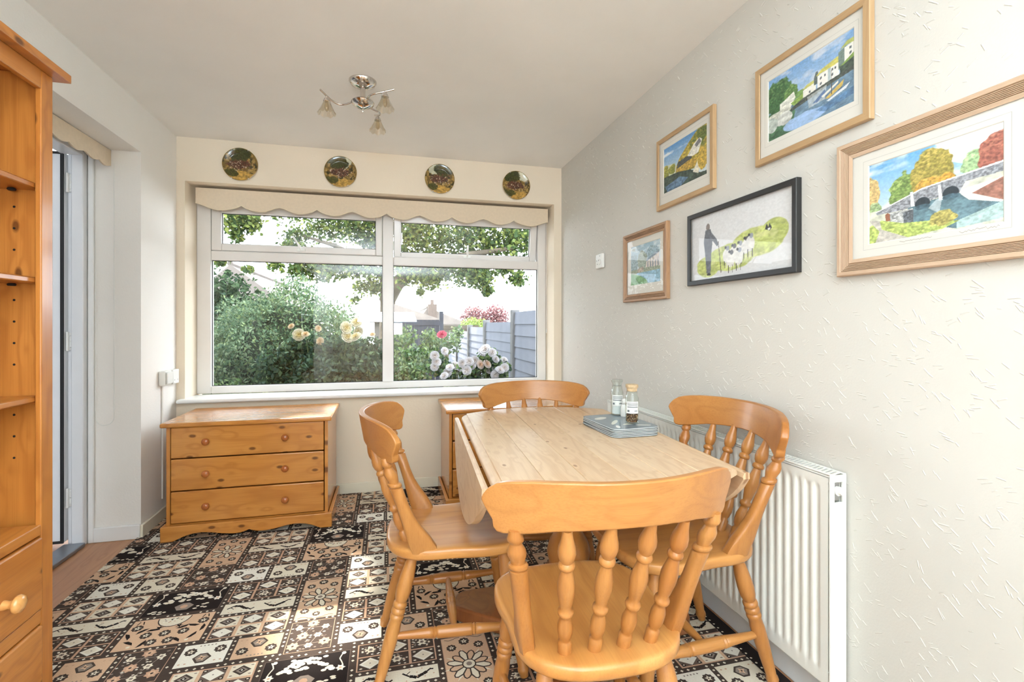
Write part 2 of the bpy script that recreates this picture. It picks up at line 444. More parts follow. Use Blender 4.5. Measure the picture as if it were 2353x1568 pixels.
# ------------------------------------------------------------------ door in the left wall
door = thing('door_1', 'white glazed back door standing open outwards at the left', 'door', (0, 0, 0), kind='structure')
MB().box(-1.60, -1.545, 3.035, DY1 - .001, 0.0, DZ - .002).build('jamb', M['upvc_door'], door, bevel=.005)
MB().box(-1.622, -1.601, 3.052, DY1 - .001, 0.0, DZ - .002).build('jamb_rebate', M['upvc_door'], door, bevel=.003)
MB().box(-1.64, -1.545, DY0 + .001, 3.034, DZ - .055, DZ - .002).build('frame_head', M['upvc_door'], door, bevel=.005)
MB().box(-1.64, -1.545, DY0 + .001, DY0 + .05, 0, DZ - .056).build('jamb', M['upvc_door'], door, bevel=.005)
MB().box(-1.63, -1.535, DY0 + .051, 3.034, .0005, .022).build('threshold', M['alu'], door, bevel=.004)
MB().box(-1.543, -1.515, 3.066, DY1 - .0005, .0, DZ - .002).build('architrave', M['trim_white'], door, bevel=.004)
lf = bpy.data.objects.new('door_leaf', None); COL.objects.link(lf); lf.parent = door
for nm, a in (('leaf_stile', (-1.76, -1.628, .03, 2.06)), ('leaf_stile', (-2.46, -2.35, .03, 2.06)), ('leaf_rail', (-2.35, -1.76, .03, .25)), ('leaf_rail', (-2.35, -1.76, 1.95, 2.06))):
    MB().box(a[0], a[1], 3.03, 3.085, a[2], a[3]).build(nm, M['upvc_door'], lf, bevel=.006)
MB().box(-2.35, -1.76, 3.05, 3.062, .25, 1.95).build('leaf_pane', M['glass'], lf)
g = MB(); g.box(-1.640, -1.627, 3.022, 3.03, .03, 2.06); g.box(-2.46, -1.640, 3.022, 3.03, 2.048, 2.06); g.box(-2.46, -1.640, 3.022, 3.03, .03, .042)
g.build('leaf_gasket', M['rubber'], lf)
for z in (1.905, 1.076, .258):
    h = MB(); h.box(-1.622, -1.603, 3.044, 3.052, z - .045, z + .045); h.lathe([(0, .007), (1, .007)], (-1.618, 3.040, z - .05), (-1.618, 3.040, z + .05), 10)
    for zz in (-.03, 0, .03): h.lathe([(0, .004), (1, .003)], (-1.608, 3.044, z + zz), (-1.608, 3.040, z + zz), 8)
    h.build('hinge', M['trim_white'], door, smooth=40)
# ------------------------------------------------------------------ carpet
CX0, CX1, CY0, CY1, CZ = -1.315, 1.262, -.95, 3.515, .008
DK, BRN, CRM, WHT, TAN, PNK, BLK, GRY = [lin(c) for c in ((76, 64, 57), (110, 94, 84), (234, 224, 202), (242, 237, 222), (220, 184, 152), (206, 166, 138), (40, 32, 30), (150, 136, 124))]
cm = MB()
cm.box(CX0, CX1, CY0, CY1, 0.0005, CZ, DK)
def clip_poly(p):
    for ax, lim, sg in ((0, CX0, 1), (0, CX1, -1), (1, CY0, 1), (1, CY1, -1)):
        out = []
        for i in range(len(p)):
            a, b = p[i], p[(i + 1) % len(p)]
            da, db = (a[ax] - lim) * sg, (b[ax] - lim) * sg
            if da >= 0: out.append(a)
            if (da < 0) != (db < 0):
                t = da / (da - db); out.append((a[0] + (b[0] - a[0]) * t, a[1] + (b[1] - a[1]) * t))
        p = out
        if len(p) < 3: return None
    return p
cnt = [0]
def cp(pts, col, layer):
    xs = [q[0] for q in pts]; ys = [q[1] for q in pts]
    if max(xs) < CX0 or min(xs) > CX1 or max(ys) < CY0 or min(ys) > CY1: return
    if min(xs) < CX0 or max(xs) > CX1 or min(ys) < CY0 or max(ys) > CY1:
        pts = clip_poly(pts)
        if not pts: return
    cnt[0] += 1; z = CZ + .00022 * layer + .0000032 * (cnt[0] % 60)
    cm.add([(a, b, z) for a, b in pts], [tuple(range(len(pts)))], col)
def crect(x0, x1, y0, y1, col, l): cp([(x0, y0), (x1, y0), (x1, y1), (x0, y1)], col, l)
def cdot(x, y, r, col, l, n=6, ry=None, a0=0):
    ry = ry or r
    cp([(x + r * math.cos(2 * math.pi * i / n + a0), y + ry * math.sin(2 * math.pi * i / n + a0)) for i in range(n)], col, l)
def crot(x, y, pts, a, col, l):
    c, s = math.cos(a), math.sin(a)
    cp([(x + c * p - s * q, y + s * p + c * q) for p, q in pts], col, l)
def cline(p, q, wd, col, l):
    dx, dy = q[0] - p[0], q[1] - p[1]; L = math.hypot(dx, dy) or 1; nx, ny = -dy / L * wd / 2, dx / L * wd / 2
    cp([(p[0] + nx, p[1] + ny), (q[0] + nx, q[1] + ny), (q[0] - nx, q[1] - ny), (p[0] - nx, p[1] - ny)], col, l)
def cframe(x0, x1, y0, y1, wd, col, l):
    crect(x0, x1, y0, y0 + wd, col, l); crect(x0, x1, y1 - wd, y1, col, l); crect(x0, x0 + wd, y0, y1, col, l); crect(x1 - wd, x1, y0, y1, col, l)
def cstar(x, y, r, n, col, l, k=.42, a0=0):
    cp([(x + (r if i % 2 == 0 else r * k) * math.cos(math.pi * i / n + a0), y + (r if i % 2 == 0 else r * k) * math.sin(math.pi * i / n + a0)) for i in range(2 * n)], col, l)
def cflower(x, y, r, l, out=DK, star=CRM):
    cstar(x, y, r, 9, out, l, .82); cstar(x, y, r * .62, 5, star, l + 1, .45, .3); cdot(x, y, r * .16, out, l + 2, 5)
dots = {}
def border(x0, x1, y0, y1, e=.0105, st=.0235):
    def put(x, y):
        k = (round(x / .013), round(y / .013))
        for i in (-1, 0, 1):
            for j in (-1, 0, 1):
                if (k[0] + i, k[1] + j) in dots: return
        dots[k] = 1; cdot(x, y, .0056, CRM, 1, 4, .0056)
    nx = max(2, round((x1 - x0 + 2 * e) / st)); ny = max(2, round((y1 - y0 + 2 * e) / st))
    for i in range(nx + 1):
        x = x0 - e + (x1 - x0 + 2 * e) * i / nx; put(x, y0 - e); put(x, y1 + e)
    for i in range(ny + 1):
        y = y0 - e + (y1 - y0 + 2 * e) * i / ny; put(x0 - e, y); put(x1 + e, y)
cr = random.Random(21)
def diamond(x, y, a, b, col, l): cp([(x - a, y), (x, y - b), (x + a, y), (x, y + b)], col, l)
def panel_A(x0, x1, y0, y1):
    crect(x0, x1, y0, y1, TAN, 1)
    w, h = (x1 - x0) / 3, (y1 - y0) / 2
    for i in range(3):
        for j in range(2):
            a, b = x0 + w * i + .006, y0 + h * j + .005; c, d = x0 + w * (i + 1) - .006, y0 + h * (j + 1) - .005
            cx, cy = (a + c) / 2, (b + d) / 2
            if (i + j) % 2:
                crect(a, c, b, d, CRM, 2); diamond(cx, cy, w * .34, h * .34, DK, 3); diamond(cx, cy, w * .22, h * .22, GRY, 4); diamond(cx, cy, w * .12, h * .12, BLK, 5); cdot(cx, cy, .0035, WHT, 6)
                for sx in (-1, 1):
                    for sy in (-1, 1): cdot(cx + sx * w * .33, cy + sy * h * .3, .0055, GRY, 3, 5, .003)
            else:
                crect(a, c, b, d, BRN, 2); diamond(cx, cy, w * .40, h * .40, WHT, 3); cdot(cx, cy, .003, GRY, 4)
                for sx in (-1, 1):
                    for sy in (-1, 1): cdot(cx + sx * w * .34, cy + sy * h * .32, .0075, BLK, 3); cdot(cx + sx * w * .34, cy + sy * h * .32, .0042, CRM, 4, 6, .003)
    cframe(x0, x1, y0, y1, .004, PNK, 3)
def panel_H(x0, x1, y0, y1):
    crect(x0, x1, y0, y1, PNK, 1)
    w, h = (x1 - x0) / 3, (y1 - y0) / 2
    for i in range(3):
        for j in range(2):
            a, b = x0 + w * i + .0045, y0 + h * j + .003; c, d = x0 + w * (i + 1) - .0045, y0 + h * (j + 1) - .003
            cx, cy = (a + c) / 2, (b + d) / 2
            if (i + j) % 2:
                crect(a, c, b, d, DK, 2)
                for _ in range(26): cdot(cr.uniform(a + .005, c - .005), cr.uniform(b + .005, d - .005), .0045, cr.choice((CRM, GRY, WHT, PNK)), 3, 5, .003)
                cstar(cx, cy, .019, 6, CRM, 4, .6); cdot(cx, cy, .008, GRY, 5); cdot(cx, cy, .003, DK, 6)
            else:
                crect(a, c, b, d, DK, 2); diamond(cx, cy, w * .41, h * .40, WHT, 3); diamond(cx, cy, w * .28, h * .27, CRM, 4); cdot(cx, cy, .003, GRY, 5)
                for sx in (-1, 1):
                    for sy in (-1, 1): cdot(cx + sx * w * .33, cy + sy * h * .31, .0055, CRM, 3, 6, .0035)
    cframe(x0, x1, y0, y1, .003, PNK, 3)
def panel_B(x0, x1, y0, y1):
    crect(x0, x1, y0, y1, CRM, 1); w = x1 - x0; h = y1 - y0; yc = (y0 + y1) / 2
    for k in (0, 1):
        bx = x0 + w * (.06 + .5 * k); prev = None
        for i in range(10):
            x = bx + w * .38 * i / 9; y = yc + h * .26 * math.sin(i * .6 + k * 2.4) * (.7 if i % 2 else 1)
            if prev: cline(prev, (x, y), .0125 if 2 < i < 8 else .006, BLK, 2)
            if i % 3 == 1: cline((x, y), (x + .014, y + (.014 if k else -.014)), .003, DK, 2)
            prev = (x, y)
        for _ in range(7): cdot(bx + w * .38 * cr.random(), yc + h * cr.uniform(-.42, .42), .003, PNK, 2, 5)
def panel_C(x0, x1, y0, y1):
    mid = (x0 + x1) / 2
    for k, (a, b) in enumerate(((x0, mid - .010), (mid + .010, x1))):
        crect(a, b, y0, y1, WHT if k == 0 else (TAN if cr.random() < .5 else CRM), 1)
        cx = (a + b) / 2; h = y1 - y0; sy = 1 if k else -1; cy = (y0 + y1) / 2
        my = cy + sy * h * .18
        crot(cx, my, [(-.03, .002), (-.012, -.026), (.012, -.026), (.03, .002), (.012, .024), (-.012, .024)], 0, DK, 2)
        crot(cx, my, [(-.022, .002), (-.009, -.019), (.009, -.019), (.022, .002), (.009, .018), (-.009, .018)], 0, GRY, 3)
        cstar(cx, my, .016, 4, TAN, 4, .4, .4); cdot(cx, my, .004, DK, 5)
        for sx in (-1, 1): cflower(cx + sx * .047, cy - sy * h * .16, .0215, 2)
        for sx in (-1, 1):
            for q in (0, 1): cdot(cx + sx * (.045 + .018 * q), cy + sy * h * .36, .0045, PNK, 2, 5, .0035)
        for q in range(5): cdot(cx + (q - 2) * .012, cy - sy * h * .40, .0035, GRY, 2, 5)
    crect(mid - .010, mid + .010, y0, y1, DK, 1)
    for i in range(5): cdot(mid, y0 + (y1 - y0) * (i + .5) / 5, .0044, CRM, 2)
def panel_D(x0, x1, y0, y1):
    crect(x0, x1, y0, y1, TAN, 1); cframe(x0, x1, y0, y1, .003, PNK, 2)
    cx, cy = (x0 + x1) / 2, (y0 + y1) / 2
    for k in range(8): crot(cx, cy, [(.05, -.006), (.088, 0), (.05, .006)], k * math.pi / 4 + .2, CRM, 2)
    for k in range(12):
        a = k * math.pi / 6 + .26; L = .072 + .006 * (k % 2)
        crot(cx, cy, [(.022, -.006), (.05, -.016), (L - .006, -.009), (L, 0), (L - .006, .009), (.05, .016), (.022, .006)], a, DK, 3)
        crot(cx, cy, [(.024, -.004), (.05, -.0105), (L - .010, -.006), (L - .005, 0), (L - .010, .006), (.05, .0105), (.024, .004)], a, CRM if k % 2 else TAN, 4)
    cdot(cx, cy, .024, DK, 5, 12); cdot(cx, cy, .020, CRM, 6, 12); cdot(cx, cy, .010, GRY, 7, 8)
    for sx, sy, r in ((-.6, .62, .019), (.6, .62, .019), (0, .80, .021), (-.6, -.62, .019), (.6, -.62, .019), (0, -.80, .016)):
        cflower(cx + sx * (x1 - x0) / 2, cy + sy * (y1 - y0) / 2, r, 3)
    for sx in (-1, 1):
        for sy in (-1, 1):
            pts = [(cx + sx * ((x1 - x0) / 2 - .012 - .014 * i), cy + sy * ((y1 - y0) / 2 - .010 - .006 * math.sin(i * 1.3))) for i in range(5)]
            for i in range(4): cline(pts[i], pts[i + 1], .003, BRN, 2)
def panel_E(x0, x1, y0, y1):
    crect(x0, x1, y0, y1, BLK, 1); w, h = x1 - x0, y1 - y0; cx = (x0 + x1) / 2
    for k in range(26):
        t = k / 25.; x = x0 + w * (.2 + .6 * t); y = y0 + h * (.55 + .30 * math.sin(t * math.pi)) + cr.uniform(-.016, .016)
        cdot(x, y, cr.uniform(.008, .013), cr.choice((WHT, CRM, CRM)), 2, 7, cr.uniform(.006, .009), cr.random())
    for k in range(20): cdot(cx + w * cr.uniform(-.26, .26), y0 + h * cr.uniform(.5, .93), .0095, CRM, 2, 7, .0065)
    crot(cx, y0 + h * .25, [(-.035, .01), (-.018, -.02), (.018, -.02), (.035, .01), (.012, .032), (-.012, .032)], 0, GRY, 3); cdot(cx, y0 + h * .28, .014, PNK, 4, 7)
    for sx in (-1, 1):
        px = cx + sx * w * .40; py = y0 + h * .5
        for i in range(5): cline((px + sx * .006 * math.sin(i * 1.5), py + h * .09 * i), (px + sx * .006 * math.sin((i + 1) * 1.5), py + h * .09 * (i + 1)), .004, CRM, 2)
        cstar(px, py, .017, 6, WHT, 3, .6); cdot(px, py, .005, TAN, 4); cdot(px + .006, y0 + h * .93, .008, CRM, 2)
        for q in range(6): cdot(cx + sx * w * cr.uniform(.14, .44), y0 + h * cr.uniform(.08, .36), cr.uniform(.006, .011), CRM, 2, 7, .005, cr.random())
    cframe(x0, x1, y0, y1, .0025, BRN, 2)
def panel_F(x0, x1, y0, y1):
    crect(x0, x1, y0, y1, TAN, 1); w, h = x1 - x0, y1 - y0; cx = (x0 + x1) / 2
    def arch(k, col, l): cp([(cx + w * .21 * k * math.cos(a), y1 - h * .02 + h * .34 * k * math.sin(a) - .001) for a in [math.pi + math.pi * i / 14 for i in range(15)]], col, l)
    arch(1.0, DK, 2); arch(.93, CRM, 3)
    for k in range(22): cdot(cx + w * cr.uniform(-.13, .13), y1 - h * cr.uniform(.05, .2), .004, cr.choice((GRY, PNK, WHT, DK)), 4, 5, .003)
    for px, py in ((-.40, .72), (.40, .72), (-.22, .42), (.22, .42), (0, .42), (-.1, .16), (.1, .16), (-.36, .40), (.36, .40)):
        if abs(px) in (.36,): continue
        cflower(cx + px * w, y0 + py * h, .021, 3)
    for sx in (-1, 1):
        for px, py, a in ((.36, .22, .8), (.30, .60, -.5), (.44, .45, 1.3), (.17, .58, .2), (.2, .14, 2.2)):
            x, y = cx + sx * px * w, y0 + py * h
            crot(x, y, [(-.022, -.002), (-.006, -.009), (.014, -.005), (.024, .008), (.004, .006)], a * sx + (math.pi if sx < 0 else 0), BLK, 2)
        cline((cx + sx * w * .44, y0 + h * .84), (cx + sx * w * .42, y0 + h * .95), .004, BLK, 2); cline((cx + sx * w * .36, y0 + h * .84), (cx + sx * w * .38, y0 + h * .95), .004, BLK, 2)
        cstar(cx + sx * w * .12, y0 + h * .64, .016, 5, BLK, 2, .35); cdot(cx + sx * w * .33, y0 + h * .09, .007, CRM, 3)
def panel_G(x0, x1, y0, y1):
    crect(x0, x1, y0, y1, DK, 1); w, h = x1 - x0, y1 - y0
    P = ((.2, .78), (.5, .9), (.8, .74), (.32, .5), (.66, .48), (.16, .2), (.5, .17), (.84, .24))
    for i, (a, b) in enumerate(P):
        x, y = x0 + a * w, y0 + b * h
        if i % 2: cstar(x, y, .023, 7, PNK, 3, .72); cstar(x, y, .014, 6, TAN, 4, .6); cdot(x, y, .005, DK, 5)
        else: cstar(x, y, .016, 6, CRM, 3, .7); cdot(x, y, .006, GRY, 4)
    for i in range(len(P) - 2): cline((x0 + P[i][0] * w, y0 + P[i][1] * h), (x0 + P[i + 2][0] * w, y0 + P[i + 2][1] * h), .0025, GRY, 2)
    for _ in range(60): cdot(cr.uniform(x0 + .006, x1 - .006), cr.uniform(y0 + .006, y1 - .006), .0050, cr.choice((CRM, WHT, GRY, BRN)), 2, 5, .0032)
    cframe(x0, x1, y0, y1, .0022, PNK, 2)
UNIT = [(panel_C, -.70, -.375, 1.865, 1.985), (panel_C, -.175, .150, 1.865, 1.985), (panel_C, -.697, -.370, 2.425, 2.545), (panel_C, -.170, .160, 2.425, 2.545),
        (panel_G, -.355, -.198, 1.852, 2.036), (panel_D, -.355, -.198, 2.052, 2.360), (panel_G, -.350, -.192, 2.374, 2.545),
        (panel_F, -.404, -.126, 2.565, 2.750), (panel_E, -.404, -.126, 2.768, 2.942),
        (panel_F, .113, .392, 2.012, 2.198), (panel_E, .113, .392, 2.218, 2.396), (panel_G, .180, .350, 2.420, 2.596), (panel_D, .188, .350, 2.612, 2.918), (panel_G, .172, .330, 1.816, 1.992),
        (panel_A, -.646, -.376, 2.004, 2.145), (panel_B, -.646, -.376, 2.165, 2.240), (panel_H, -.646, -.376, 2.261, 2.402),
        (panel_H, -.174, .090, 2.004, 2.142), (panel_B, -.174, .090, 2.166, 2.236), (panel_A, -.174, .090, 2.257, 2.400),
        (panel_H, -.686, -.428, 2.566, 2.706), (panel_B, -.686, -.428, 2.728, 2.793), (panel_A, -.686, -.428, 2.815, 2.957),
        (panel_A, -.102, .165, 2.566, 2.706), (panel_B, -.102, .165, 2.728, 2.793), (panel_H, -.102, .165, 2.815, 2.957)]
for iy in range(-3, 2):
    for ix in range(-1, 2):
        for fn, x0, x1, y0, y1 in UNIT:
            a, b, c, d = x0 + 1.06 * ix, x1 + 1.06 * ix, y0 + 1.12 * iy, y1 + 1.12 * iy
            if b < CX0 or a > CX1 or d < CY0 or c > CY1: continue
            fn(a, b, c, d); border(a, b, c, d)
crect(CX1 - .055, CX1, CY0, CY1, BLK, 9)
for i in range(180): cdot(CX1 - .045, CY0 + .0248 * i, .0042, CRM, 10)
carpet = cm.build('carpet', M['carpet'], fix=False)
tag(carpet, 'patchwork patterned brown, black and cream carpet covering the floor', 'carpet')

# ------------------------------------------------------------------ chests of drawers
FZ = CZ + .0026          # things stand on the carpet pile
def knob(name, par, p, d, r=.019, mt='knob'):
    p = Vector(p); d = Vector(d)
    return MB().lathe([(0, .55 * r), (.08, .55 * r), (.3, .42 * r), (.5, .62 * r), (.62, .98 * r), (.74, r), (.88, .86 * r), (.97, .5 * r), (1.0, .12 * r)], p, p + d * (r * 2.0), 18).build(name, M[mt], par, smooth=60)
def make_chest(label):
    c = thing('chest_of_drawers', label, 'chest of drawers', (0, 0, FZ), group='pine chests under the window')
    W, D = .81, .47                      # body, local origin at front-left of body on the floor
    MB().box(-.022, W + .022, -.028, D + .005, .606, .630).build('top_board', M['pine_x'], c, bevel=.007, seg=3)
    MB().box(0, .018, 0, D, .04, .606).build('side_panel', M['pine_z'], c, bevel=.001)
    MB().box(W - .018, W, 0, D, .04, .606).build('side_panel', M['pine_z'], c, bevel=.001)
    MB().box(.018, W - .018, D - .008, D, .05, .606).build('back_panel', M['pine_x'], c)
    MB().box(.018, W - .018, .004, D - .01, .075, .085).build('base_board', M['pine_x'], c)
    for z0, z1 in ((.438, .603), (.264, .432), (.090, .258)):
        d = MB().box(.022, W - .022, -.006, .014, z0, z1).build('drawer', M['pine_x'], c, bevel=.005, seg=3)
        MB().box(.03, W - .03, .0145, D - .03, z0 + .012, z1 - .03).build('drawer_box', M['pine_x'], d)
        for x in (.195, .588): knob('knob', d, (x, -.006, (z0 + z1) / 2 + .004), (0, -1, 0))
    # shaped plinth
    def wave(L):
        pts = []
        tabz = [(0, .030), (.03, .024), (.10, .016), (.18, .014), (.30, .020), (.45, .033), (.55, .037), (.65, .034), (.75, .022), (.82, .008), (.86, 0), (1.01, 0)]
        for i in range(61):
            t = i / 60.; u = abs(t - .5) * 2; z = 0
            for (p, q), (r_, s_) in zip(tabz, tabz[1:]):
                if p <= u <= r_: z = q + (s_ - q) * (u - p) / (r_ - p); break
            pts.append((-.022 + L * t, max(0, z)))
        return pts
    L = W + .044
    pts = wave(L)
    m = MB(); h = .082; n = len(pts)
    vs = []
    for x, z in pts: vs += [(x, -.022, z), (x, -.022, h), (x, -.002, h), (x, -.002, z)]
    fs = []
    for i in range(n - 1):
        a, b = i * 4, i * 4 + 4
        for k in range(4): fs.append((a + k, b + k, b + (k + 1) % 4, a + (k + 1) % 4))
    fs += [(0, 1, 2, 3), (4 * n - 1, 4 * n - 2, 4 * n - 3, 4 * n - 4)]
    m.add(vs, fs); m.build('plinth', M['pine_x'], c, bevel=.004)
    for x0, x1 in ((-.022, -.002), (W + .002, W + .022)): MB().box(x0, x1, 0, D, 0, .080).build('plinth_side', M['pine_y'], c, bevel=.004)
    return c
chest = make_chest('wide honey pine three-drawer chest under the left half of the window')
chest.location = (-1.141, 2.972, FZ)
chest2 = copy_tree(chest); chest2.location = (.368, 3.012, FZ)
chest2['label'] = 'honey pine chest of drawers half hidden behind the table, in the right corner'

# ------------------------------------------------------------------ bookcase
bk = thing('bookcase', 'tall orange pine bookcase with drawers below, cut off at the left edge', 'bookcase', (0, 0, FZ))
BX, BXB, BY1, BY0 = -.93, XL + .018, 1.683, .72
ZT = 1.858
def bb(name, x0, x1, y0, y1, z0, z1, ax, bev=.002, par=bk): return MB().box(x0, x1, y0, y1, z0, z1).build(name, M['book_' + ax], par, bevel=bev)
bb('side_panel', BXB, BX - .016, BY1 - .022, BY1, 0, ZT, 'z'); bb('side_panel', BXB, BX - .016, BY0, BY0 + .022, 0, ZT, 'z')
bb('back_panel', BXB, BXB + .008, BY0 + .023, BY1 - .023, .02, ZT, 'z')
bb('stile', BX - .0155, BX, BY1 - .049, BY1, 0, ZT, 'z', .003); bb('stile', BX - .0155, BX, BY0, BY0 + .049, 0, ZT, 'z', .003)
bb('top_rail', BX - .0155, BX, BY0 + .0495, BY1 - .0495, 1.806, ZT, 'y', .002)
bb('cornice', BXB - .01, BX + .030, BY0 - .03, BY1 + .028, ZT + .0005, ZT + .0245, 'y', .002)
for z in (1.546, 1.284, .953):
    s = bb('shelf', BXB + .009, BX - .017, BY0 + .023, BY1 - .023, z - .018, z, 'y', .004)
    for x in (-1.0, -1.22):
        MB().lathe([(0, .008), (.5, .010), (1, .008)], (x, BY1 - .045, z - .019), (x, BY1 - .045, z - .026), 12).build('shelf_support', M['dark'], s, smooth=40)
bb('base_shelf', BXB + .009, BX, BY0 + .0495, BY1 - .0495, .568, .598, 'y', .003)
bb('drawer_rail', BX - .0155, BX, BY0 + .0495, BY1 - .0495, .325, .362, 'y', .002)
bb('bottom_rail', BX - .0155, BX, BY0 + .0495, BY1 - .0495, .02, .085, 'y', .002)
for z0, z1, ins in ((.366, .564, 0), (.089, .321, .0)):
    a, b = BY0 + .052 - ins, BY1 - .052 + ins
    d = bb('drawer', BX - .014, BX + .006, a, b, z0, z1, 'y', .005)
    bb('drawer_box', BXB + .04, BX - .0145, a + .01, b - .01, z0 + .01, z1 - .03, 'y', .0, d)
    for y in (a + .20, b - .145): knob('knob', d, (BX + .006, y, (z0 + z1) / 2 - .012), (1, 0, 0), .022, 'knob_pale')
for z in (1.48, 1.42, 1.36, 1.22, 1.16, 1.10, 1.04, .90, .84, .78):
    MB().lathe([(0, .0032), (1, .0032)], (-1.008, BY1 - .0222, z), (-1.008, BY1 - .0228, z), 8).build('peg_hole', M['dark'], bk)

# ------------------------------------------------------------------ spindle-back chairs
ZS = .443
def seat_outline(n=64):
    pts = []
    for i in range(n):
        a = 2 * math.pi * i / n; c, s = math.cos(a), math.sin(a); e = 3.4
        r = (abs(c) ** e + abs(s) ** e) ** (-1 / e)
        x, y = c * r, s * r
        wx = .212 + .008 * y - .010 * math.exp(-((y + .15) / .35) ** 2)
        ly = .228 if y > 0 else .222 + .018 * (1 - x * x)
        pts.append((x * wx, y * ly))
    return pts
def make_chair():
    c = thing('spindle_back_chair', 'x', 'chair', (0, 0, FZ), group='spindle-back chairs around the table')
    out = seat_outline(); rings = []
    th = .034
    def dish(x, y): return -.007 * math.exp(-((x / .13) ** 4 + ((y - .03) / .15) ** 4))
    for k in (.05, .3, .55, .75, .88, .95): rings.append([(x * k, y * k, ZS + dish(x * k, y * k)) for x, y in out])
    for k, dz in ((.985, -.002), (1.0, -.008), (1.0, -th + .008), (.985, -th + .002), (.95, -th), (.05, -th)): rings.append([(x * k, y * k, ZS + dz) for x, y in out])
    MB().loft(rings).build('seat', M['seat'], c, smooth=50)
    def ss(cx, cy, z, hx, hy, e, n=20):
        p = []
        for i in range(n):
            a = 2 * math.pi * i / n; q, s = math.cos(a), math.sin(a); r = (abs(q) ** e + abs(s) ** e) ** (-1 / e)
            p.append((cx + hx * q * r, cy + hy * s * r, z))
        return p
    PB, PT = (.176, -.128), (.226, -.236)
    z0, z1 = ZS - .012, .748
    sec = [(0, .018, .041, 8, .016), (.06, .018, .040, 7, .015), (.16, .0178, .036, 6, .011), (.27, .0175, .028, 4, .005), (.38, .0185, .022, 2.6, .001), (.50, .0195, .020, 2, 0), (.690, .0200, .0200, 2, 0),
           (.698, .0160, .0160, 2, 0), (.706, .0205, .0205, 2, 0), (.722, .0218, .0218, 2, 0), (.738, .0205, .0205, 2, 0), (.746, .0150, .0150, 2, 0), (.765, .0155, .0155, 2, 0), (.81, .0198, .0198, 2, 0), (.845, .0195, .0195, 2, 0), (.895, .0130, .0130, 2, 0),
           (.905, .0125, .0125, 2, 0), (.918, .0165, .0165, 2, 0), (.94, .0175, .0175, 2, 0), (.96, .0150, .0150, 2, 0), (1.0, .012, .012, 2, 0)]
    for sx in (-1, 1):
        rg = []
        for t, hx, hy, e, fy in sec:
            x = PB[0] + (PT[0] - PB[0]) * t; y = PB[1] + (PT[1] - PB[1]) * t + fy
            rg.append(ss(sx * x, y, z0 + (z1 - z0) * t, hx, hy, e))
        MB().loft(rg).build('back_post', M['chair_z'], c, smooth=55)
    prof = [(0, 0.0153), (.105, 0.0153), (.115, 0.0119), (.13, 0.0107), (.15, 0.0141), (.20, 0.0169), (.25, 0.0169), (.31, 0.0119), (.33, 0.0107), (.345, 0.0164), (.36, 0.0175), (.375, 0.0164), (.39, 0.0113), (.43, 0.0141), (.52, 0.0186), (.58, 0.0190), (.66, 0.0141), (.71, 0.0111), (.72, 0.0164), (.735, 0.0175), (.75, 0.0164), (.765, 0.0119), (.79, 0.0164), (.83, 0.0192), (.87, 0.0181), (.93, 0.0127), (1.0, 0.0096)]
    for bx, tx in ((-.101, -.128), (-.034, -.043), (.034, .043), (.101, .128)):
        by = -.178 + .5 * bx * bx; ty = -.303 + 1.5 * tx * tx
        MB().lathe(prof, (bx, by, ZS - .004), (tx, ty, .772 - .9 * tx * tx), 14).build('spindle', M['chair_z'], c, smooth=60)
    # crest rail
    top = [(0, .861), (.12, .860), (.19, .857), (.235, .851), (.258, .843), (.272, .831), (.280, .817), (.283, .806)]
    bot = [(0, .765), (.08, .762), (.15, .755), (.21, .741), (.240, .7365), (.252, .738), (.258, .745), (.260, .756), (.2605, .762), (.268, .774), (.277, .790), (.283, .803)]
    def ip(tab, x):
        for (a, b), (p, q) in zip(tab, tab[1:]):
            if x <= p: return b + (q - b) * (x - a) / (p - a)
        return tab[-1][1]
    xs = sorted(set([.2635, .2705, 0, .02, .04, .06, .08, .10, .125, .15, .17, .19, .21, .225, .24, .252, .258, .2602, .2606, .268, .273, .277, .280, .283]))
    xs = [-x for x in reversed(xs) if x > 0] + xs
    rg = []
    def yc(x): return -.306 + 1.5 * x * x
    for x in xs:
        zt, zb = ip(top, abs(x)), ip(bot, abs(x)); dy = 3.0 * x; nl = math.hypot(1, dy); nx, ny = -dy / nl, 1 / nl
        ring = []
        for z, o in ((zb, -.5), (zt, -.5), (zt, .5), (zb, .5)):
            t = .024 * o * (1 - .25 * (z - .74) / .14); lean = -.20 * (z - .77)
            ring.append((x + nx * t, yc(x) + ny * t + lean, z))
        rg.append(ring)
    MB().loft(rg).build('crest_rail', M['chair_x'], c, bevel=.006, seg=3)
    # legs and stretchers
    lp = [(0, .014), (.04, .0165), (.16, .0225), (.25, .0245), (.31, .0225), (.345, .0185), (.352, .0165), (.36, .0215), (.375, .0225), (.39, .0215), (.397, .0185), (.405, .0215), (.42, .0225), (.435, .0215), (.442, .0185), (.45, .0215), (.465, .0225), (.48, .0210), (.49, .0190), (.55, .0215), (.66, .0215), (.80, .0185), (.925, .0150), (.935, .0180), (.955, .0185), (.97, .0160), (1.0, .0135)]
    legs = {}
    for nm, tx, ty, fx, fy in (('r', .140, -.150, .174, -.262), ('f', .150, .140, .196, .205)):
        for sx in (-1, 1):
            a, b = Vector((sx * tx, ty, ZS - th + .004)), Vector((sx * fx, fy, .005))
            legs[nm + str(sx)] = (a, b)
            MB().lathe(lp, a, b, 16).build('leg', M['chair_z'], c, smooth=60)
    sp = [(0, .0085), (.05, .0105), (.28, .0155), (.325, .0175), (.33, .0150), (.34, .0185), (.355, .0150), (.362, .0180), (.375, .0185), (.5, .0190), (.625, .0185), (.638, .0180), (.645, .0150), (.66, .0185), (.67, .0150), (.675, .0175), (.72, .0155), (.95, .0105), (1, .0085)]
    mids = []
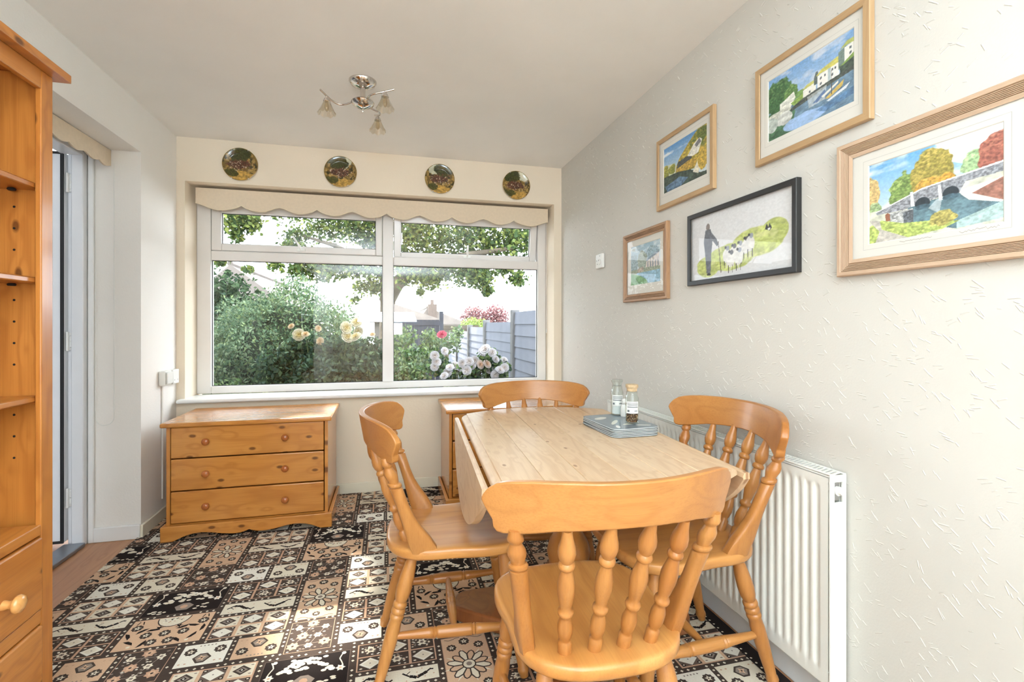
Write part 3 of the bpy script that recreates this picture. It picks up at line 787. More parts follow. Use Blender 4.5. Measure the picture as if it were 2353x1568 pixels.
    for sx in (-1, 1):
        p = []
        for nm in 'rf':
            a, b = legs[nm + str(sx)]; k = (a.z - .165) / (a.z - b.z); p.append(a + (b - a) * k)
        MB().lathe(sp, p[0], p[1], 14).build('stretcher', M['chair_y'], c, smooth=60); mids.append((p[0] + p[1]) / 2)
    sp2 = [(0, .0085), (.06, .0105), (.30, .0150), (.40, .0168), (.42, .0145), (.44, .0175), (.46, .0150), (.48, .0175), (.52, .0175), (.54, .0150), (.56, .0175), (.58, .0145), (.60, .0168), (.70, .0150), (.94, .0105), (1, .0085)]
    d = (mids[1] - mids[0]).normalized() * .012
    MB().lathe(sp2, mids[0] + d, mids[1] - d, 14).build('stretcher', M['chair_x'], c, smooth=60)
    return c
ch0 = make_chair()
CH = [((.484, 1.172), -2.6, (1.0, .98, .985), 'honey wood spindle-back chair nearest the camera, its back towards us'),
      ((.238, 1.740), -93.0, (1.0, 1.0, 1.0), 'honey wood spindle-back chair at the left of the table, seen side-on'),
      ((.922, 1.478), 90.5, (1.05, 1.02, 1.02), 'honey wood spindle-back chair between the table and the radiator'),
      ((.692, 2.150), 173.0, (.985, .985, 1.0), 'honey wood spindle-back chair behind the table, only its top rail showing')]
for i, (p, a, s, lab) in enumerate(CH):
    o = ch0 if i == 0 else copy_tree(ch0)
    o.location = (p[0], p[1], FZ); o.rotation_euler = (0, 0, R(a)); o.scale = s; o['label'] = lab

# ------------------------------------------------------------------ drop-leaf pedestal table
tb = thing('drop_leaf_table', 'pale pine drop-leaf pedestal table with both leaves hanging down', 'table', (.674, 1.765, FZ), -3.6)
TZ, HW = .740 - FZ, .343
def yend(x): return .505 + .135 * (1 - (x / .36) ** 2)
NP = 6; pw = 2 * HW / NP
for k in range(NP):
    a, b = -HW + k * pw + (.0005 if k else 0), -HW + (k + 1) * pw - (.0005 if k < NP - 1 else 0)
    cols = [(a + (b - a) * i / 5, TZ) for i in range(6)]
    if k == 0:       # rule-joint edge: step and quarter round
        cols = [(-HW - .022 + .022 * math.sin(math.pi / 2 * i / 5) if i else -HW - .022, 0) for i in range(0)] + [(-HW - .026, TZ - .024), (-HW - .0245, TZ - .016), (-HW - .019, TZ - .010), (-HW - .010, TZ - .0065), (-HW - .001, TZ - .0055), (-HW, TZ)] + cols[1:]
    if k == NP - 1:
        cols = cols[:-1] + [(HW, TZ), (HW + .001, TZ - .0055), (HW + .010, TZ - .0065), (HW + .019, TZ - .010), (HW + .0245, TZ - .016), (HW + .026, TZ - .024)]
    mid_seg = 9; m = MB(); rows = []
    rings = []
    for x, z in cols:
        ye = yend(x)
        rings.append([(x, -ye, z), (x, ye, z), (x, ye, TZ - .026), (x, -ye, TZ - .026)])
    m.loft(rings); m.build('plank', M['table'], tb, bevel=.0012, seg=1)
def leaf(sx):
    # D shaped, hanging; profile along y, depth down
    n = 40; pts = []
    for i in range(n + 1):
        y = -.512 + 1.024 * i / n; pts.append((y, .225 * max(0.0, 1 - (y / .512) ** 2) ** .8 + .018))
    th = .022; x0 = HW + .022; zt = TZ - .015
    lean = .05
    vs, fs = [], []
    for y, d in pts:
        def P(x, dz): return (sx * (x + lean * dz), y, zt - dz)
        vs += [P(x0 + .012, .030 if d > .03 else d * .9), P(x0 + .010, .016), P(x0 + .016, .004), P(x0 + .024, 0), P(x0 + .012 + th, .003), P(x0 + .012 + th, max(d, .02)), P(x0 + .012, max(d, .021))]
    k = 7
    for i in range(n):
        for j in range(k): fs.append((i * k + j, (i + 1) * k + j, (i + 1) * k + (j + 1) % k, i * k + (j + 1) % k))
    fs += [tuple(range(k)), tuple(n * k + j for j in range(k))]
    MB().add(vs, fs).build('leaf', M['table'], tb, smooth=35)
leaf(-1); leaf(1)
for y in (-.30, .30): MB().box(-HW + .04, HW - .04, y - .012, y + .012, TZ - .095, TZ - .027).build('apron', M['col'], tb, bevel=.003)
for x in (-HW + .05, HW - .05): MB().box(x - .012, x + .012, -.287, .287, TZ - .095, TZ - .027).build('apron', M['col'], tb, bevel=.003)
MB().lathe([(0, .062), (.04, .070), (.06, .060), (.10, .055), (.16, .074), (.26, .084), (.34, .074), (.42, .050), (.46, .043), (.48, .058), (.51, .058), (.54, .043), (.62, .040), (.72, .050), (.84, .068), (.90, .072), (.93, .060), (.96, .085), (1, .09)], (0, 0, .16), (0, 0, TZ - .09), 24).build('pedestal', M['col'], tb, smooth=60)
MB().box(-.12, .12, -.12, .12, TZ - .09, TZ - .027).build('pedestal_block', M['col'], tb, bevel=.004)
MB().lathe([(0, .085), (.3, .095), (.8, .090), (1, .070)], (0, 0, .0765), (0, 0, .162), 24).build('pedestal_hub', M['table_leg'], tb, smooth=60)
pl_ = []
for k in range(4):          # concave-sided platform on bun feet
    a0 = R(163.6 + 90 * k); L_ = .525
    for t_ in np.linspace(-.5, .5, 25)[:-1]:
        # corner at t=0, middle of the concave side at t=+-.5
        ang = a0 + t_ * math.pi / 2; u = abs(t_) * 2
        rad = .235 + (L_ - .235) * max(0, 1 - u * 1.05) ** 2.0
        if u < .16: rad = .235 + (L_ - .235) * (1 - .168) ** 2.0 + .012 * (1 - (u / .16) ** 2) ** .5
        pl_.append((rad * math.cos(ang), rad * math.sin(ang)))
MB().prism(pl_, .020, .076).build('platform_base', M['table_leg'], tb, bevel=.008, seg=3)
for k in range(4):
    a0 = R(163.6 + 90 * k); c0 = Vector((.38 * math.cos(a0), .38 * math.sin(a0), 0))
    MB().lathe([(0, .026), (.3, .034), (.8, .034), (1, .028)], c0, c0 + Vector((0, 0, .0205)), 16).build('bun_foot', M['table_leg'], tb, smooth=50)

# ------------------------------------------------------------------ placemats, jars
def rrect(w, h, r, n=6):
    p = []
    for cx, cy, a0 in ((w / 2 - r, h / 2 - r, 0), (-w / 2 + r, h / 2 - r, 90), (-w / 2 + r, -h / 2 + r, 180), (w / 2 - r, -h / 2 + r, 270)):
        for i in range(n + 1):
            a = R(a0 + 90 * i / n); p.append((cx + r * math.cos(a), cy + r * math.sin(a)))
    return p
MAT_C = (.905, 1.805); zt = .7405
ords = ['bottom of', 'second from the bottom of', 'third from the bottom of', 'third from the top of', 'second from the top of', 'top of']
for k in range(6):
    a = 3.0 + (-1.2, .8, -.5, 1.0, -.8, .2)[k]
    lab = 'grey-blue rounded placemat, %s the stack on the table' % ords[k] if k < 5 else 'grey-blue printed placemat on top of the stack, jars standing on it'
    pm = thing('placemat', lab, 'placemat', (MAT_C[0] + (.001, -.001, .0015, 0, -.001, 0)[k], MAT_C[1], zt), a, 'stack of placemats')
    P = rrect(.198, .290, .032)
    MB().prism(P, 0, .0021).build('backing', M['mat_back'], pm)
    MB().prism(P, .0021, .0048).build('board', M['mat_edge'], pm)
    pr = MB()
    pr.prism(P, .0048, .0053, col=lin((122, 136, 144)))
    if k == 5:
        q = random.Random(4)
        def blob(x, y, rx, ry, c, a=0, l=0):
            pr.prism([(x + rx * math.cos(t) * math.cos(a) - ry * math.sin(t) * math.sin(a), y + rx * math.cos(t) * math.sin(a) + ry * math.sin(t) * math.cos(a)) for t in [2 * math.pi * i / 14 for i in range(14)]], .0053, .00542 + .00004 * l, col=lin(c))
        blob(-.045, .07, .035, .018, (214, 216, 206), .5); blob(-.03, -.02, .05, .010, (222, 224, 208), .9, 1); blob(.02, -.06, .045, .012, (206, 212, 198), .3, 2)
        blob(.045, .05, .03, .014, (120, 128, 134), .2, 1); blob(.05, -.10, .03, .010, (196, 200, 196), -.3); blob(-.06, -.10, .025, .008, (226, 228, 224), 1.2, 2)
    pr.build('printed_face', attr_mat('placemat print', .18, .06, 30, .6) if k == 0 else bpy.data.materials['placemat print'], pm)
    zt += .0056
ZM = zt + .0002
def jar(label, p, filled, lid):
    j = thing('seasoning_jar', label, 'jar', (p[0], p[1], ZM), 0, 'seasoning jars on the placemats')
    r = .0185; j.scale = (1.42, 1.42, 1.36)
    MB().lathe([(0, r * .92), (.02, r), (.80, r), (.86, r * .86), (.90, r * .80), (1.0, r * .80)], (0, 0, 0), (0, 0, .092), 24).build('glass_body', M['jar_glass'], j, smooth=40)
    if filled == 'pepper':
        pm_ = MB(); q = random.Random(8); n = 0
        pm_.lathe([(0, .0145), (1, .0145)], (0, 0, .004), (0, 0, .026), 16, lin((92, 62, 40)))
        cols = [lin(c) for c in ((70, 46, 30), (120, 84, 52), (176, 140, 96), (44, 32, 26), (150, 100, 60), (214, 190, 150))]
        for _ in range(260):
            a = q.uniform(0, 6.283); z = q.uniform(.006, .026); rr_ = .0150; c = q.choice(cols); s = .0015
            x, y = rr_ * math.cos(a), rr_ * math.sin(a)
            pm_.add([(x - s, y, z), (x + s, y, z), (x, y - s, z), (x, y + s, z), (x, y, z - s), (x, y, z + s)], [(0, 2, 5), (2, 1, 5), (1, 3, 5), (3, 0, 5), (2, 0, 4), (1, 2, 4), (3, 1, 4), (0, 3, 4)], c)
        pm_.build('peppercorns', M['grain'], j, kind='stuff')
    else:
        MB().lathe([(0, .0150), (1, .0150)], (0, 0, .004), (0, 0, .034), 16).build('salt', M['salt'], j, smooth=30)
    def lab_arc(z0, z1, name, mt, a0, a1, rr_=r + .0004):
        m = MB(); n = 10; vs = []
        for i in range(n + 1):
            a = R(a0 + (a1 - a0) * i / n); vs += [(rr_ * math.cos(a), rr_ * math.sin(a), z0), (rr_ * math.cos(a), rr_ * math.sin(a), z1), ]
        m.add(vs, [(2 * i, 2 * i + 2, 2 * i + 3, 2 * i + 1) for i in range(n)])
        return m.build(name, mt, j if name == 'label' else lb)
    lb = lab_arc(.030, .064, 'label', M['white_china'], 195, 305)
    for z, h in ((.0595, .0012), (.056, .0016), (.0525, .0016), (.047, .0026)): lab_arc(z, z + h, 'print_line', M['print_grey'], 203, 296, r + .0007)
    lab_arc(.034, .040, 'print_mark', M['print_grey'], 203, 222, r + .0007); lab_arc(.036, .0385, 'print_mark', M['print_grey'], 262, 290, r + .0007)
    MB().lathe([(0, .0135), (.5, .0150), (.55, .0175), (.95, .0175), (1, .0165)], (0, 0, .0925), (0, 0, .112), 20).build('lid', lid, j, smooth=40)
jar('clear glass pepper grinder half full of brown peppercorns', at_z(1452, 972, ZM)[:2], 'pepper', M['cork'])
jar('clear glass salt grinder with white salt, left of the peppercorns', at_z(1418, 953, ZM)[:2], 'salt', M['jar_glass'])
p = at_z(1434, 957, ZM)
sh = thing('shaker', 'small white china shaker between the two glass grinders', 'shaker', (p.x, p.y, ZM)); sh.scale = (1.3, 1.3, 1.3)
MB().lathe([(0, .0105), (.05, .0115), (.45, .0112), (.6, .009), (.68, .0065), (.74, .0085), (.88, .0085), (.96, .006), (1, .002)], (0, 0, 0), (0, 0, .058), 20).build('body', M['white_china'], sh, smooth=50)
MB().lathe([(0, .0012), (1, .0012)], (0, -.0001, .0575), (0, -.0001, .0584), 8).build('pour_hole', M['dark'], sh)

# ------------------------------------------------------------------ radiator
rd = thing('radiator', 'white ribbed panel radiator low on the right wall', 'radiator', (0, 0, 0))
RY0, RY1, RZ0, RZ1, RX = 1.130, 2.590, .112, .728, 1.228
pitch = .0333; nf = int((RY1 - RY0 - .05) / pitch); ys = []
y0 = RY0 + .03
for k in range(nf):
    for t in (.0, .18, .30, .38, .46, .62, .70, .82): ys.append((y0 + (k + t) * pitch, t))
ys = [(RY0 + .006, 0)] + ys + [(RY1 - .006, 0)]
prof = {.0: 0, .18: 0, .30: .5, .38: 1, .46: 1, .62: 1, .70: .5, .82: 0}
zs_ = [RZ0 + .006, RZ0 + .040, RZ0 + .046, RZ0 + .054, RZ0 + .064, RZ0 + .08] + [RZ0 + .08 + (RZ1 - RZ0 - .15) * i / 3 for i in range(1, 3)] + [RZ1 - .07, RZ1 - .054, RZ1 - .044, RZ1 - .036, RZ1 - .030, RZ1 - .008]
def endf(z):
    a, b = (z - RZ0 - .040) / .024, (RZ1 - .030 - z) / .024
    return max(0, min(1, min(a, b)))
vs, fs = [], []
for y, t in ys:
    for z in zs_:
        e = endf(z); q = prof[t]
        vs.append((RX + .007 * q * e, y, z))
nz = len(zs_)
for i in range(len(ys) - 1):
    for j in range(nz - 1): fs.append((i * nz + j, i * nz + j + 1, (i + 1) * nz + j + 1, (i + 1) * nz + j))
MB().add(vs, fs).build('front_panel', M['rad'], rd, smooth=70)
MB().box(RX + .002, RX + .012, RY0 + .004, RY1 - .004, RZ0, RZ0 + .006).box(RX + .002, RX + .012, RY0 + .004, RY1 - .004, RZ1 - .008, RZ1 - .002).build('panel_edge', M['rad'], rd, bevel=.002)
MB().box(RX + .046, RX + .052, RY0 + .01, RY1 - .01, RZ0 + .01, RZ1 - .01).build('rear_panel', M['rad'], rd, bevel=.002)
fin = MB()
for i in range(44): fin.box(RX + .016, RX + .045, RY0 + .03 + i * .0328, RY0 + .0306 + i * .0328, RZ0 + .03, RZ1 - .03)
fin.build('convector_fins', M['rad'], rd, kind='stuff')
# end caps with an opening for the vent plug
for ye, nm in ((RY0, 0), (RY1 - .004, 1)):
    e = MB(); a, b = RX + .000, RX + .058; y_0, y_1 = ye, ye + .004
    if nm == 0:
        e.box(a, a + .016, y_0, y_1, RZ0, RZ1); e.box(a + .044, b, y_0, y_1, RZ0, RZ1); e.box(a + .016, a + .044, y_0, y_1, RZ0, RZ1 - .078); e.box(a + .016, a + .044, y_0, y_1, RZ1 - .020, RZ1)
    else: e.box(a, b, y_0, y_1, RZ0, RZ1)
    e.build('end_panel', M['rad'], rd, bevel=.0)
v = MB().lathe([(0, .010), (.55, .010), (.56, .0135), (.75, .0135), (.76, .008), (1, .008)], (RX + .030, RY0 + .03, RZ1 - .046), (RX + .030, RY0 - .014, RZ1 - .046), 16).build('vent_plug', M['white_plastic'], rd, smooth=40)
MB().box(RX + .022, RX + .038, RY0 + .006, RY0 + .012, RZ1 - .074, RZ1 - .024).build('vent_socket', M['steel'], rd)
e = MB(); e.box(RX, RX + .010, RY0, RY1, RZ1, RZ1 + .004); e.box(RX + .050, RX + .058, RY0, RY1, RZ1, RZ1 + .004); e.build('top_rim', M['rad'], rd, bevel=.001)
ng = 100
gm = MB().box(-.021, .021, -.0035, .0035, 0, .003).mesh('slat')
for i in range(ng):
    o = obj('grille_slat', gm, M['rad'], rd); o.location = (RX + .030, RY0 + .010 + i * (RY1 - RY0 - .02) / (ng - 1), RZ1 + .0005); o.rotation_euler = (0, 0, R(18))
for y in (RY0 + .25, RY1 - .25): MB().box(RX + .0525, XR - .0005, y - .02, y + .02, RZ0 + .1, RZ1 - .1).build('wall_bracket', M['rad'], rd)
for y in (RY0 + .03, RY1 - .03): MB().tube([(RX + .030, y, RZ0 + .02), (RX + .030, y, .0115)], .008, 10).build('pipe', M['trim_white'], rd, smooth=40)

# ------------------------------------------------------------------ painted prints (colour per vertex, computed here)
def vnoise(U, V, s, seed, oct=3):
    out = np.zeros_like(U); amp = 1.0; tot = 0
    for k in range(oct):
        g = np.random.default_rng(seed + k).random((130, 130)); x = (U * s * 2 ** k) % 128; y = (V * s * 2 ** k) % 128
        xi, yi = x.astype(int), y.astype(int); fx, fy = x - xi, y - yi; fx = fx * fx * (3 - 2 * fx); fy = fy * fy * (3 - 2 * fy)
        out += amp * (g[yi, xi] * (1 - fx) * (1 - fy) + g[yi, xi + 1] * fx * (1 - fy) + g[yi + 1, xi] * (1 - fx) * fy + g[yi + 1, xi + 1] * fx * fy)
        tot += amp; amp *= .5
    return out / tot
class Paint:
    def __init__(s, U, V):
        s.U, s.V = U, V; s.im = np.ones(U.shape + (3,)) * 230
    def put(s, mask, col, var=0, sc=40, seed=1):
        c = np.array(col, float)[None, :] if np.ndim(col) == 1 else col
        m = np.clip(mask, 0, 1)[..., None]
        cc = np.broadcast_to(np.array(col, float), s.im.shape)
        if var: cc = cc * (1 + var * (vnoise(s.U, s.V, sc, seed) - .5) * 2)[..., None]
        s.im = s.im * (1 - m) + cc * m
    def poly(s, pts):
        m = np.zeros(s.U.shape, bool); n = len(pts)
        for i in range(n):
            x0, y0 = pts[i]; x1, y1 = pts[(i + 1) % n]
            c = ((y0 > s.V) != (y1 > s.V)) & (s.U < (x1 - x0) * (s.V - y0) / ((y1 - y0) or 1e-9) + x0); m ^= c
        return m.astype(float)
    def ell(s, x, y, rx, ry, rough=0, seed=1, sc=14):
        d = ((s.U - x) / rx) ** 2 + ((s.V - y) / ry) ** 2
        if rough: d = d + rough * (vnoise(s.U, s.V, sc, seed) - .5) * 2
        return np.clip((1.06 - d) / .12, 0, 1)
    def grad(s, v0, v1): return np.clip((s.V - v0) / (v1 - v0), 0, 1)
    def tree(s, x, y, rx, ry, col, hi, seed):
        m = s.ell(x, y, rx, ry, .45, seed, 16); s.put(m, col, .35, 60, seed)
        h = m * np.clip((vnoise(s.U, s.V, 38, seed + 9) - .48) * 6, 0, 1) * np.clip(.35 + (s.V - y) / ry * .6 - (s.U - x) / rx * .3, 0, 1); s.put(h, hi, .2, 60, seed)
    def lin(s, lift=0):
        f = 1 + .3 * ((vnoise(s.U, s.V, 62, 91, 2) - .5) * 2 * (1 - s.im.mean(-1) / 255.).clip(.0, .6))[..., None] if lift else 1.0
        v = np.clip(s.im * f * (1 - lift) + 250 * lift, 0, 255) / 255.; return np.where(v <= .04045, v / 12.92, ((v + .055) / 1.055) ** 2.4)
def sky(P, top, bot, cloud=(245, 245, 242), seed=3, k=.5):
    g = P.grad(.35, 1)[..., None]; P.im = np.array(bot, float) * (1 - g) + np.array(top, float) * g
    P.put(np.clip((vnoise(P.U * .8, P.V * 1.6, 6, seed) - k) * 4, 0, .9), cloud)
def art_bridge(P):
    sky(P, (98, 164, 220), (206, 226, 236), seed=31, k=.48)
    P.put(P.ell(.85, .92, .28, .22, .6, 12, 8) * .9, (246, 246, 244))
    P.tree(.03, .62, .075, .22, (206, 172, 110), (228, 196, 130), 4); P.tree(.06, .42, .055, .09, (150, 176, 120), (190, 206, 150), 41)
    P.tree(.82, .66, .10, .14, (150, 186, 130), (196, 216, 160), 5); P.tree(.99, .70, .16, .24, (150, 84, 70), (192, 120, 96), 6)
    P.tree(.31, .56, .13, .22, (112, 140, 70), (176, 196, 110), 7); P.tree(.53, .68, .165, .27, (150, 136, 60), (206, 180, 92), 8)
    P.tree(.50, .52, .11, .13, (196, 148, 60), (226, 184, 96), 9); P.tree(.63, .55, .06, .10, (200, 146, 56), (228, 176, 84), 10)
    P.put(P.poly([(0, .40), (.2, .40), (.5, .50), (1, .52), (1, 0), (0, 0)]), (210, 212, 190), .2, 20, 2)
    P.put(P.poly([(.34, .36), (1, .44), (1, .08), (.7, .02), (.36, .16)]), (92, 122, 132), .35, 20, 13)
    P.put(P.poly([(.70, .42), (1, .46), (1, .20), (.78, .30)]), (236, 234, 222), .1, 30, 14)
    P.put(P.poly([(.80, .36), (1, .46), (1, .22)]), (150, 100, 84), .3, 40, 15); P.put(P.poly([(.70, .10), (1, .22), (1, .05), (.7, .02)]), (170, 200, 196), .25, 40, 16)
    P.put(P.poly([(.06, .38), (.22, .44), (.45, .54), (.66, .565), (1, .60), (1, .51), (.76, .50), (.72, .40), (.6, .40), (.38, .36), (.3, .34), (.08, .35)]), (140, 142, 148), .5, 70, 17)
    P.put(P.poly([(.06, .385), (.22, .45), (.45, .545), (.66, .575), (1, .62), (1, .60), (.66, .56), (.45, .53), (.22, .435), (.06, .375)]), (236, 236, 232))
    for x in (.36, .57): P.put(P.poly([(x, .53), (x + .02, .53), (x + .035, .36), (x + .005, .36)]), (228, 228, 226))
    for x, y in ((.455, .385), (.66, .43)):
        P.put(P.ell(x, y - .02, .058, .075) * (P.V > y - .035), (38, 46, 52)); P.put(P.ell(x, y - .055, .058, .03), (60, 84, 96), .3, 40, 18)
    P.put(P.poly([(.50, .30), (.56, .38), (.60, .38), (.58, .22)]) * .7, (196, 206, 208))
    P.put(P.poly([(.16, .34), (.38, .34), (.385, .20), (.30, .14), (.18, .22)]), (176, 178, 176), .55, 60, 19); P.put(P.poly([(.30, .31), (.385, .33), (.385, .17), (.31, .16)]), (92, 98, 104), .5, 70, 20)
    P.put(P.poly([(.15, .33), (.17, .35), (.19, .33), (.195, .25), (.155, .25)]), (140, 84, 60))
    P.put(P.poly([(0, .22), (.12, .27), (.30, .19), (.50, .16), (.72, .10), (.6, .04), (.2, 0), (0, 0)]), (172, 190, 96), .4, 50, 21)
    P.put(P.ell(.60, .16, .10, .08, .6, 22, 20), (172, 160, 84), .4, 60, 23)
    P.put(P.poly([(.0, .30), (.10, .27), (.12, .16), (.36, 0), (.06, 0), (.10, .14)]), (196, 190, 178), .2, 40, 24)
def art_harbour(P):
    sky(P, (110, 156, 206), (176, 200, 226), (206, 214, 226), 7, .5)
    P.put(P.poly([(.2, .58), (.45, .56), (.55, .52), (.55, .38), (.2, .38)]), (104, 140, 72), .3, 30, 3)
    P.put(P.grad(.50, .42), (96, 124, 146), .25, 14, 4)
    P.put(P.poly([(.0, .44), (.25, .40), (.36, .30), (.30, .0), (0, 0)]), (66, 104, 72), .4, 20, 5); P.put(P.ell(.45, .10, .26, .10, .4, 3, 10), (150, 182, 222), .1, 20, 6)
    P.tree(.12, .66, .20, .26, (54, 92, 52), (110, 146, 84), 8); P.tree(.30, .60, .09, .12, (84, 122, 62), (130, 162, 90), 9)
    P.put(P.poly([(.16, .52), (.22, .54), (.34, .60), (.36, .50), (.30, .38), (.16, .36)]), (226, 226, 212), .25, 40, 10); P.put(P.ell(.14, .36, .16, .06, .4, 12, 16), (206, 206, 190), .3, 40, 11)
    P.put(P.ell(.22, .26, .10, .10, .5, 14, 10), (206, 208, 200), .3, 20, 12); P.put(P.ell(.05, .24, .08, .12, .5, 15, 10), (190, 200, 190), .3, 20, 13)
    P.put(P.poly([(.30, .44), (.46, .50), (.46, .42), (.34, .38)]), (130, 160, 72), .3, 40, 16)
    P.put(P.poly([(.45, .53), (.60, .56), (.60, .42), (.45, .38)]), (236, 234, 222), .05); P.put(P.poly([(.44, .54), (.50, .59), (.60, .60), (.60, .55)]), (196, 192, 104))
    P.put(P.poly([(.58, .62), (.60, .70), (.62, .70), (.64, .60), (.64, .52), (.58, .52)]), (84, 96, 92))
    P.put(P.poly([(.62, .62), (.84, .66), (.85, .48), (.62, .42)]), (240, 238, 230), .04); P.put(P.poly([(.60, .63), (.66, .69), (.84, .74), (.85, .65)]), (200, 192, 92), .15, 40, 17)
    P.put(P.poly([(.73, .64), (.76, .645), (.76, .45), (.73, .45)]), (176, 190, 190)); P.put(P.poly([(.84, .78), (.92, .82), (.92, .58), (.84, .54)]), (110, 128, 118)); P.put(P.poly([(.90, .80), (1, .82), (1, .62), (.90, .60)]), (238, 236, 228)); P.put(P.poly([(.85, .80), (.93, .88), (1, .88), (1, .82), (.92, .82)]), (170, 176, 92))
    P.put(P.poly([(.85, .58), (1, .64), (1, .48), (.86, .48)]), (60, 72, 62), .4, 30, 18); P.put(P.poly([(.86, .58), (1, .68), (1, .62), (.90, .58)]), (120, 150, 70))
    for x, y in ((.655, .57), (.655, .49), (.70, .58), (.78, .60), (.81, .60), (.78, .53), (.96, .76), (.96, .69), (.53, .46)): P.put(P.poly([(x - .01, y - .018), (x + .01, y - .016), (x + .01, y + .018), (x - .01, y + .016)]), (90, 96, 100))
    P.put(P.poly([(.30, .36), (.45, .42), (.70, .46), (1, .50), (1, .44), (.70, .40), (.45, .34), (.3, .31)]), (66, 72, 66), .4, 50, 19)
    P.put(P.poly([(.50, .40), (.72, .43), (.70, .24), (.52, .22)]) * .6, (210, 214, 210), .2, 30, 20)
    P.put(P.poly([(.56, .26), (.70, .38), (.71, .33), (.62, .25)]), (86, 110, 150)); P.put(P.poly([(.70, .24), (.90, .38), (.88, .30), (.74, .22)]), (206, 172, 84)); P.put(P.poly([(.66, .30), (.84, .40), (.84, .37), (.68, .27)]), (226, 224, 214)); P.put(P.poly([(.72, .20), (.96, .30), (.92, .24), (.74, .18)]), (220, 226, 230)); P.put(P.poly([(.6, .14), (1, .22), (1, .12), (.7, .06)]) * .6, (60, 100, 146), .4, 30, 21)
    P.put(P.poly([(.765, .60), (.77, .60), (.775, .26), (.768, .26)]), (70, 60, 48))
def art_hill(P):
    sky(P, (86, 142, 200), (200, 216, 222), seed=17, k=.6)
    P.put(P.poly([(.0, .62), (.18, .58), (.30, .56), (.30, .35), (0, .35)]), (196, 200, 170), .2, 20, 2)
    P.put(P.poly([(.28, .40), (.40, .62), (.62, .84), (.82, 1.0), (1, 1), (1, .2), (.3, .3)]), (168, 146, 56), .45, 30, 3)
    P.put(np.clip((vnoise(P.U, P.V, 20, 33) - .5) * 5, 0, 1) * P.poly([(.60, .80), (.82, 1.0), (1, 1), (1, .4), (.8, .5)]), (104, 116, 52), .3, 40, 4)
    P.tree(.05, .44, .08, .18, (140, 140, 56), (190, 176, 80), 5); P.tree(.22, .46, .09, .10, (126, 132, 54), (186, 172, 76), 6); P.tree(.9, .85, .12, .14, (84, 98, 44), (150, 140, 60), 61)
    P.put(P.poly([(.33, .42), (.36, .54), (.52, .56), (.66, .58), (.68, .48), (.5, .40)]), (72, 78, 76), .5, 60, 7)
    P.put(P.poly([(.58, .56), (.72, .74), (.84, .80), (.90, .74), (.82, .52), (.70, .50)]), (232, 228, 214), .2, 40, 8); P.put(P.poly([(.74, .70), (.84, .80), (.88, .70), (.78, .64)]), (112, 112, 116), .3, 60, 9)
    P.put(P.poly([(.30, .40), (.60, .46), (.80, .44), (.75, .28), (.4, .30)]), (186, 148, 60), .4, 40, 10)
    P.put(P.poly([(0, .36), (.34, .34), (.64, .26), (.86, .10), (1, .08), (1, 0), (0, 0)]), (58, 72, 62), .5, 26, 11); P.put(P.poly([(.04, .14), (.40, .22), (.60, .12), (.4, 0), (.1, 0)]), (84, 112, 140), .4, 30, 12)
    P.put(P.poly([(.70, .18), (.82, .40), (.90, .42), (.82, .10)]), (226, 220, 200), .2, 30, 13); P.put(P.ell(.90, .36, .10, .22, .4, 14, 12), (190, 156, 62), .4, 40, 14); P.put(P.ell(.30, .42, .015, .08), (206, 200, 176))
def art_sheep(P):
    P.im[:] = (220, 220, 220)
    g = np.maximum.reduce([P.ell(.20, .20, .14, .16, .25, 2, 7), P.ell(.42, .28, .26, .18, .3, 3, 7), P.ell(.68, .42, .24, .20, .25, 4, 7), P.ell(.84, .50, .11, .17, .2, 5, 7)])
    P.put(g, (186, 196, 112), .22, 22, 6); P.put(g * np.clip((vnoise(P.U, P.V, 24, 8) - .55) * 5, 0, .6), (160, 172, 84)); P.put(g * np.clip((vnoise(P.U, P.V, 12, 9) - .6) * 5, 0, .6), (214, 214, 150))
    dk = (96, 100, 108)
    P.put(P.ell(.195, .80, .022, .055), (120, 112, 108)); P.put(P.poly([(.165, .76), (.225, .76), (.25, .60), (.235, .42), (.225, .10), (.18, .10), (.16, .42), (.145, .58)]), dk, .15, 30, 10)
    P.put(P.poly([(.22, .74), (.29, .60), (.315, .50), (.295, .48), (.24, .60)]), dk, .15, 30, 11); P.put(P.ell(.205, .08, .025, .018), (50, 50, 52)); P.put(P.poly([(.308, .55), (.314, .55), (.346, .08), (.338, .08)]), (80, 66, 50))
    for i, (x, y) in enumerate(((.40, .37), (.47, .38), (.53, .40), (.59, .44), (.63, .47), (.44, .30), (.52, .31))):
        P.put(P.ell(x, y - .06, .042, .10, .2, 20 + i, 20), (224, 222, 216), .08, 30, 12 + i); P.put(P.ell(x + .012, y + .045, .018, .035), (86, 86, 90) if i % 2 else (150, 156, 166)); P.put(P.ell(x - .01, y + .06, .012, .02), (60, 60, 64))
        for d in (-.02, .0, .02): P.put(P.poly([(x + d - .004, y - .13), (x + d + .004, y - .13), (x + d + .003, y - .24), (x + d - .003, y - .24)]), (70, 68, 66) if d else (210, 208, 200))
    P.put(P.poly([(.76, .55), (.775, .62), (.79, .57), (.80, .62), (.82, .55), (.80, .52)]), (52, 54, 58)); P.put(P.ell(.795, .545, .012, .015), (230, 230, 230))
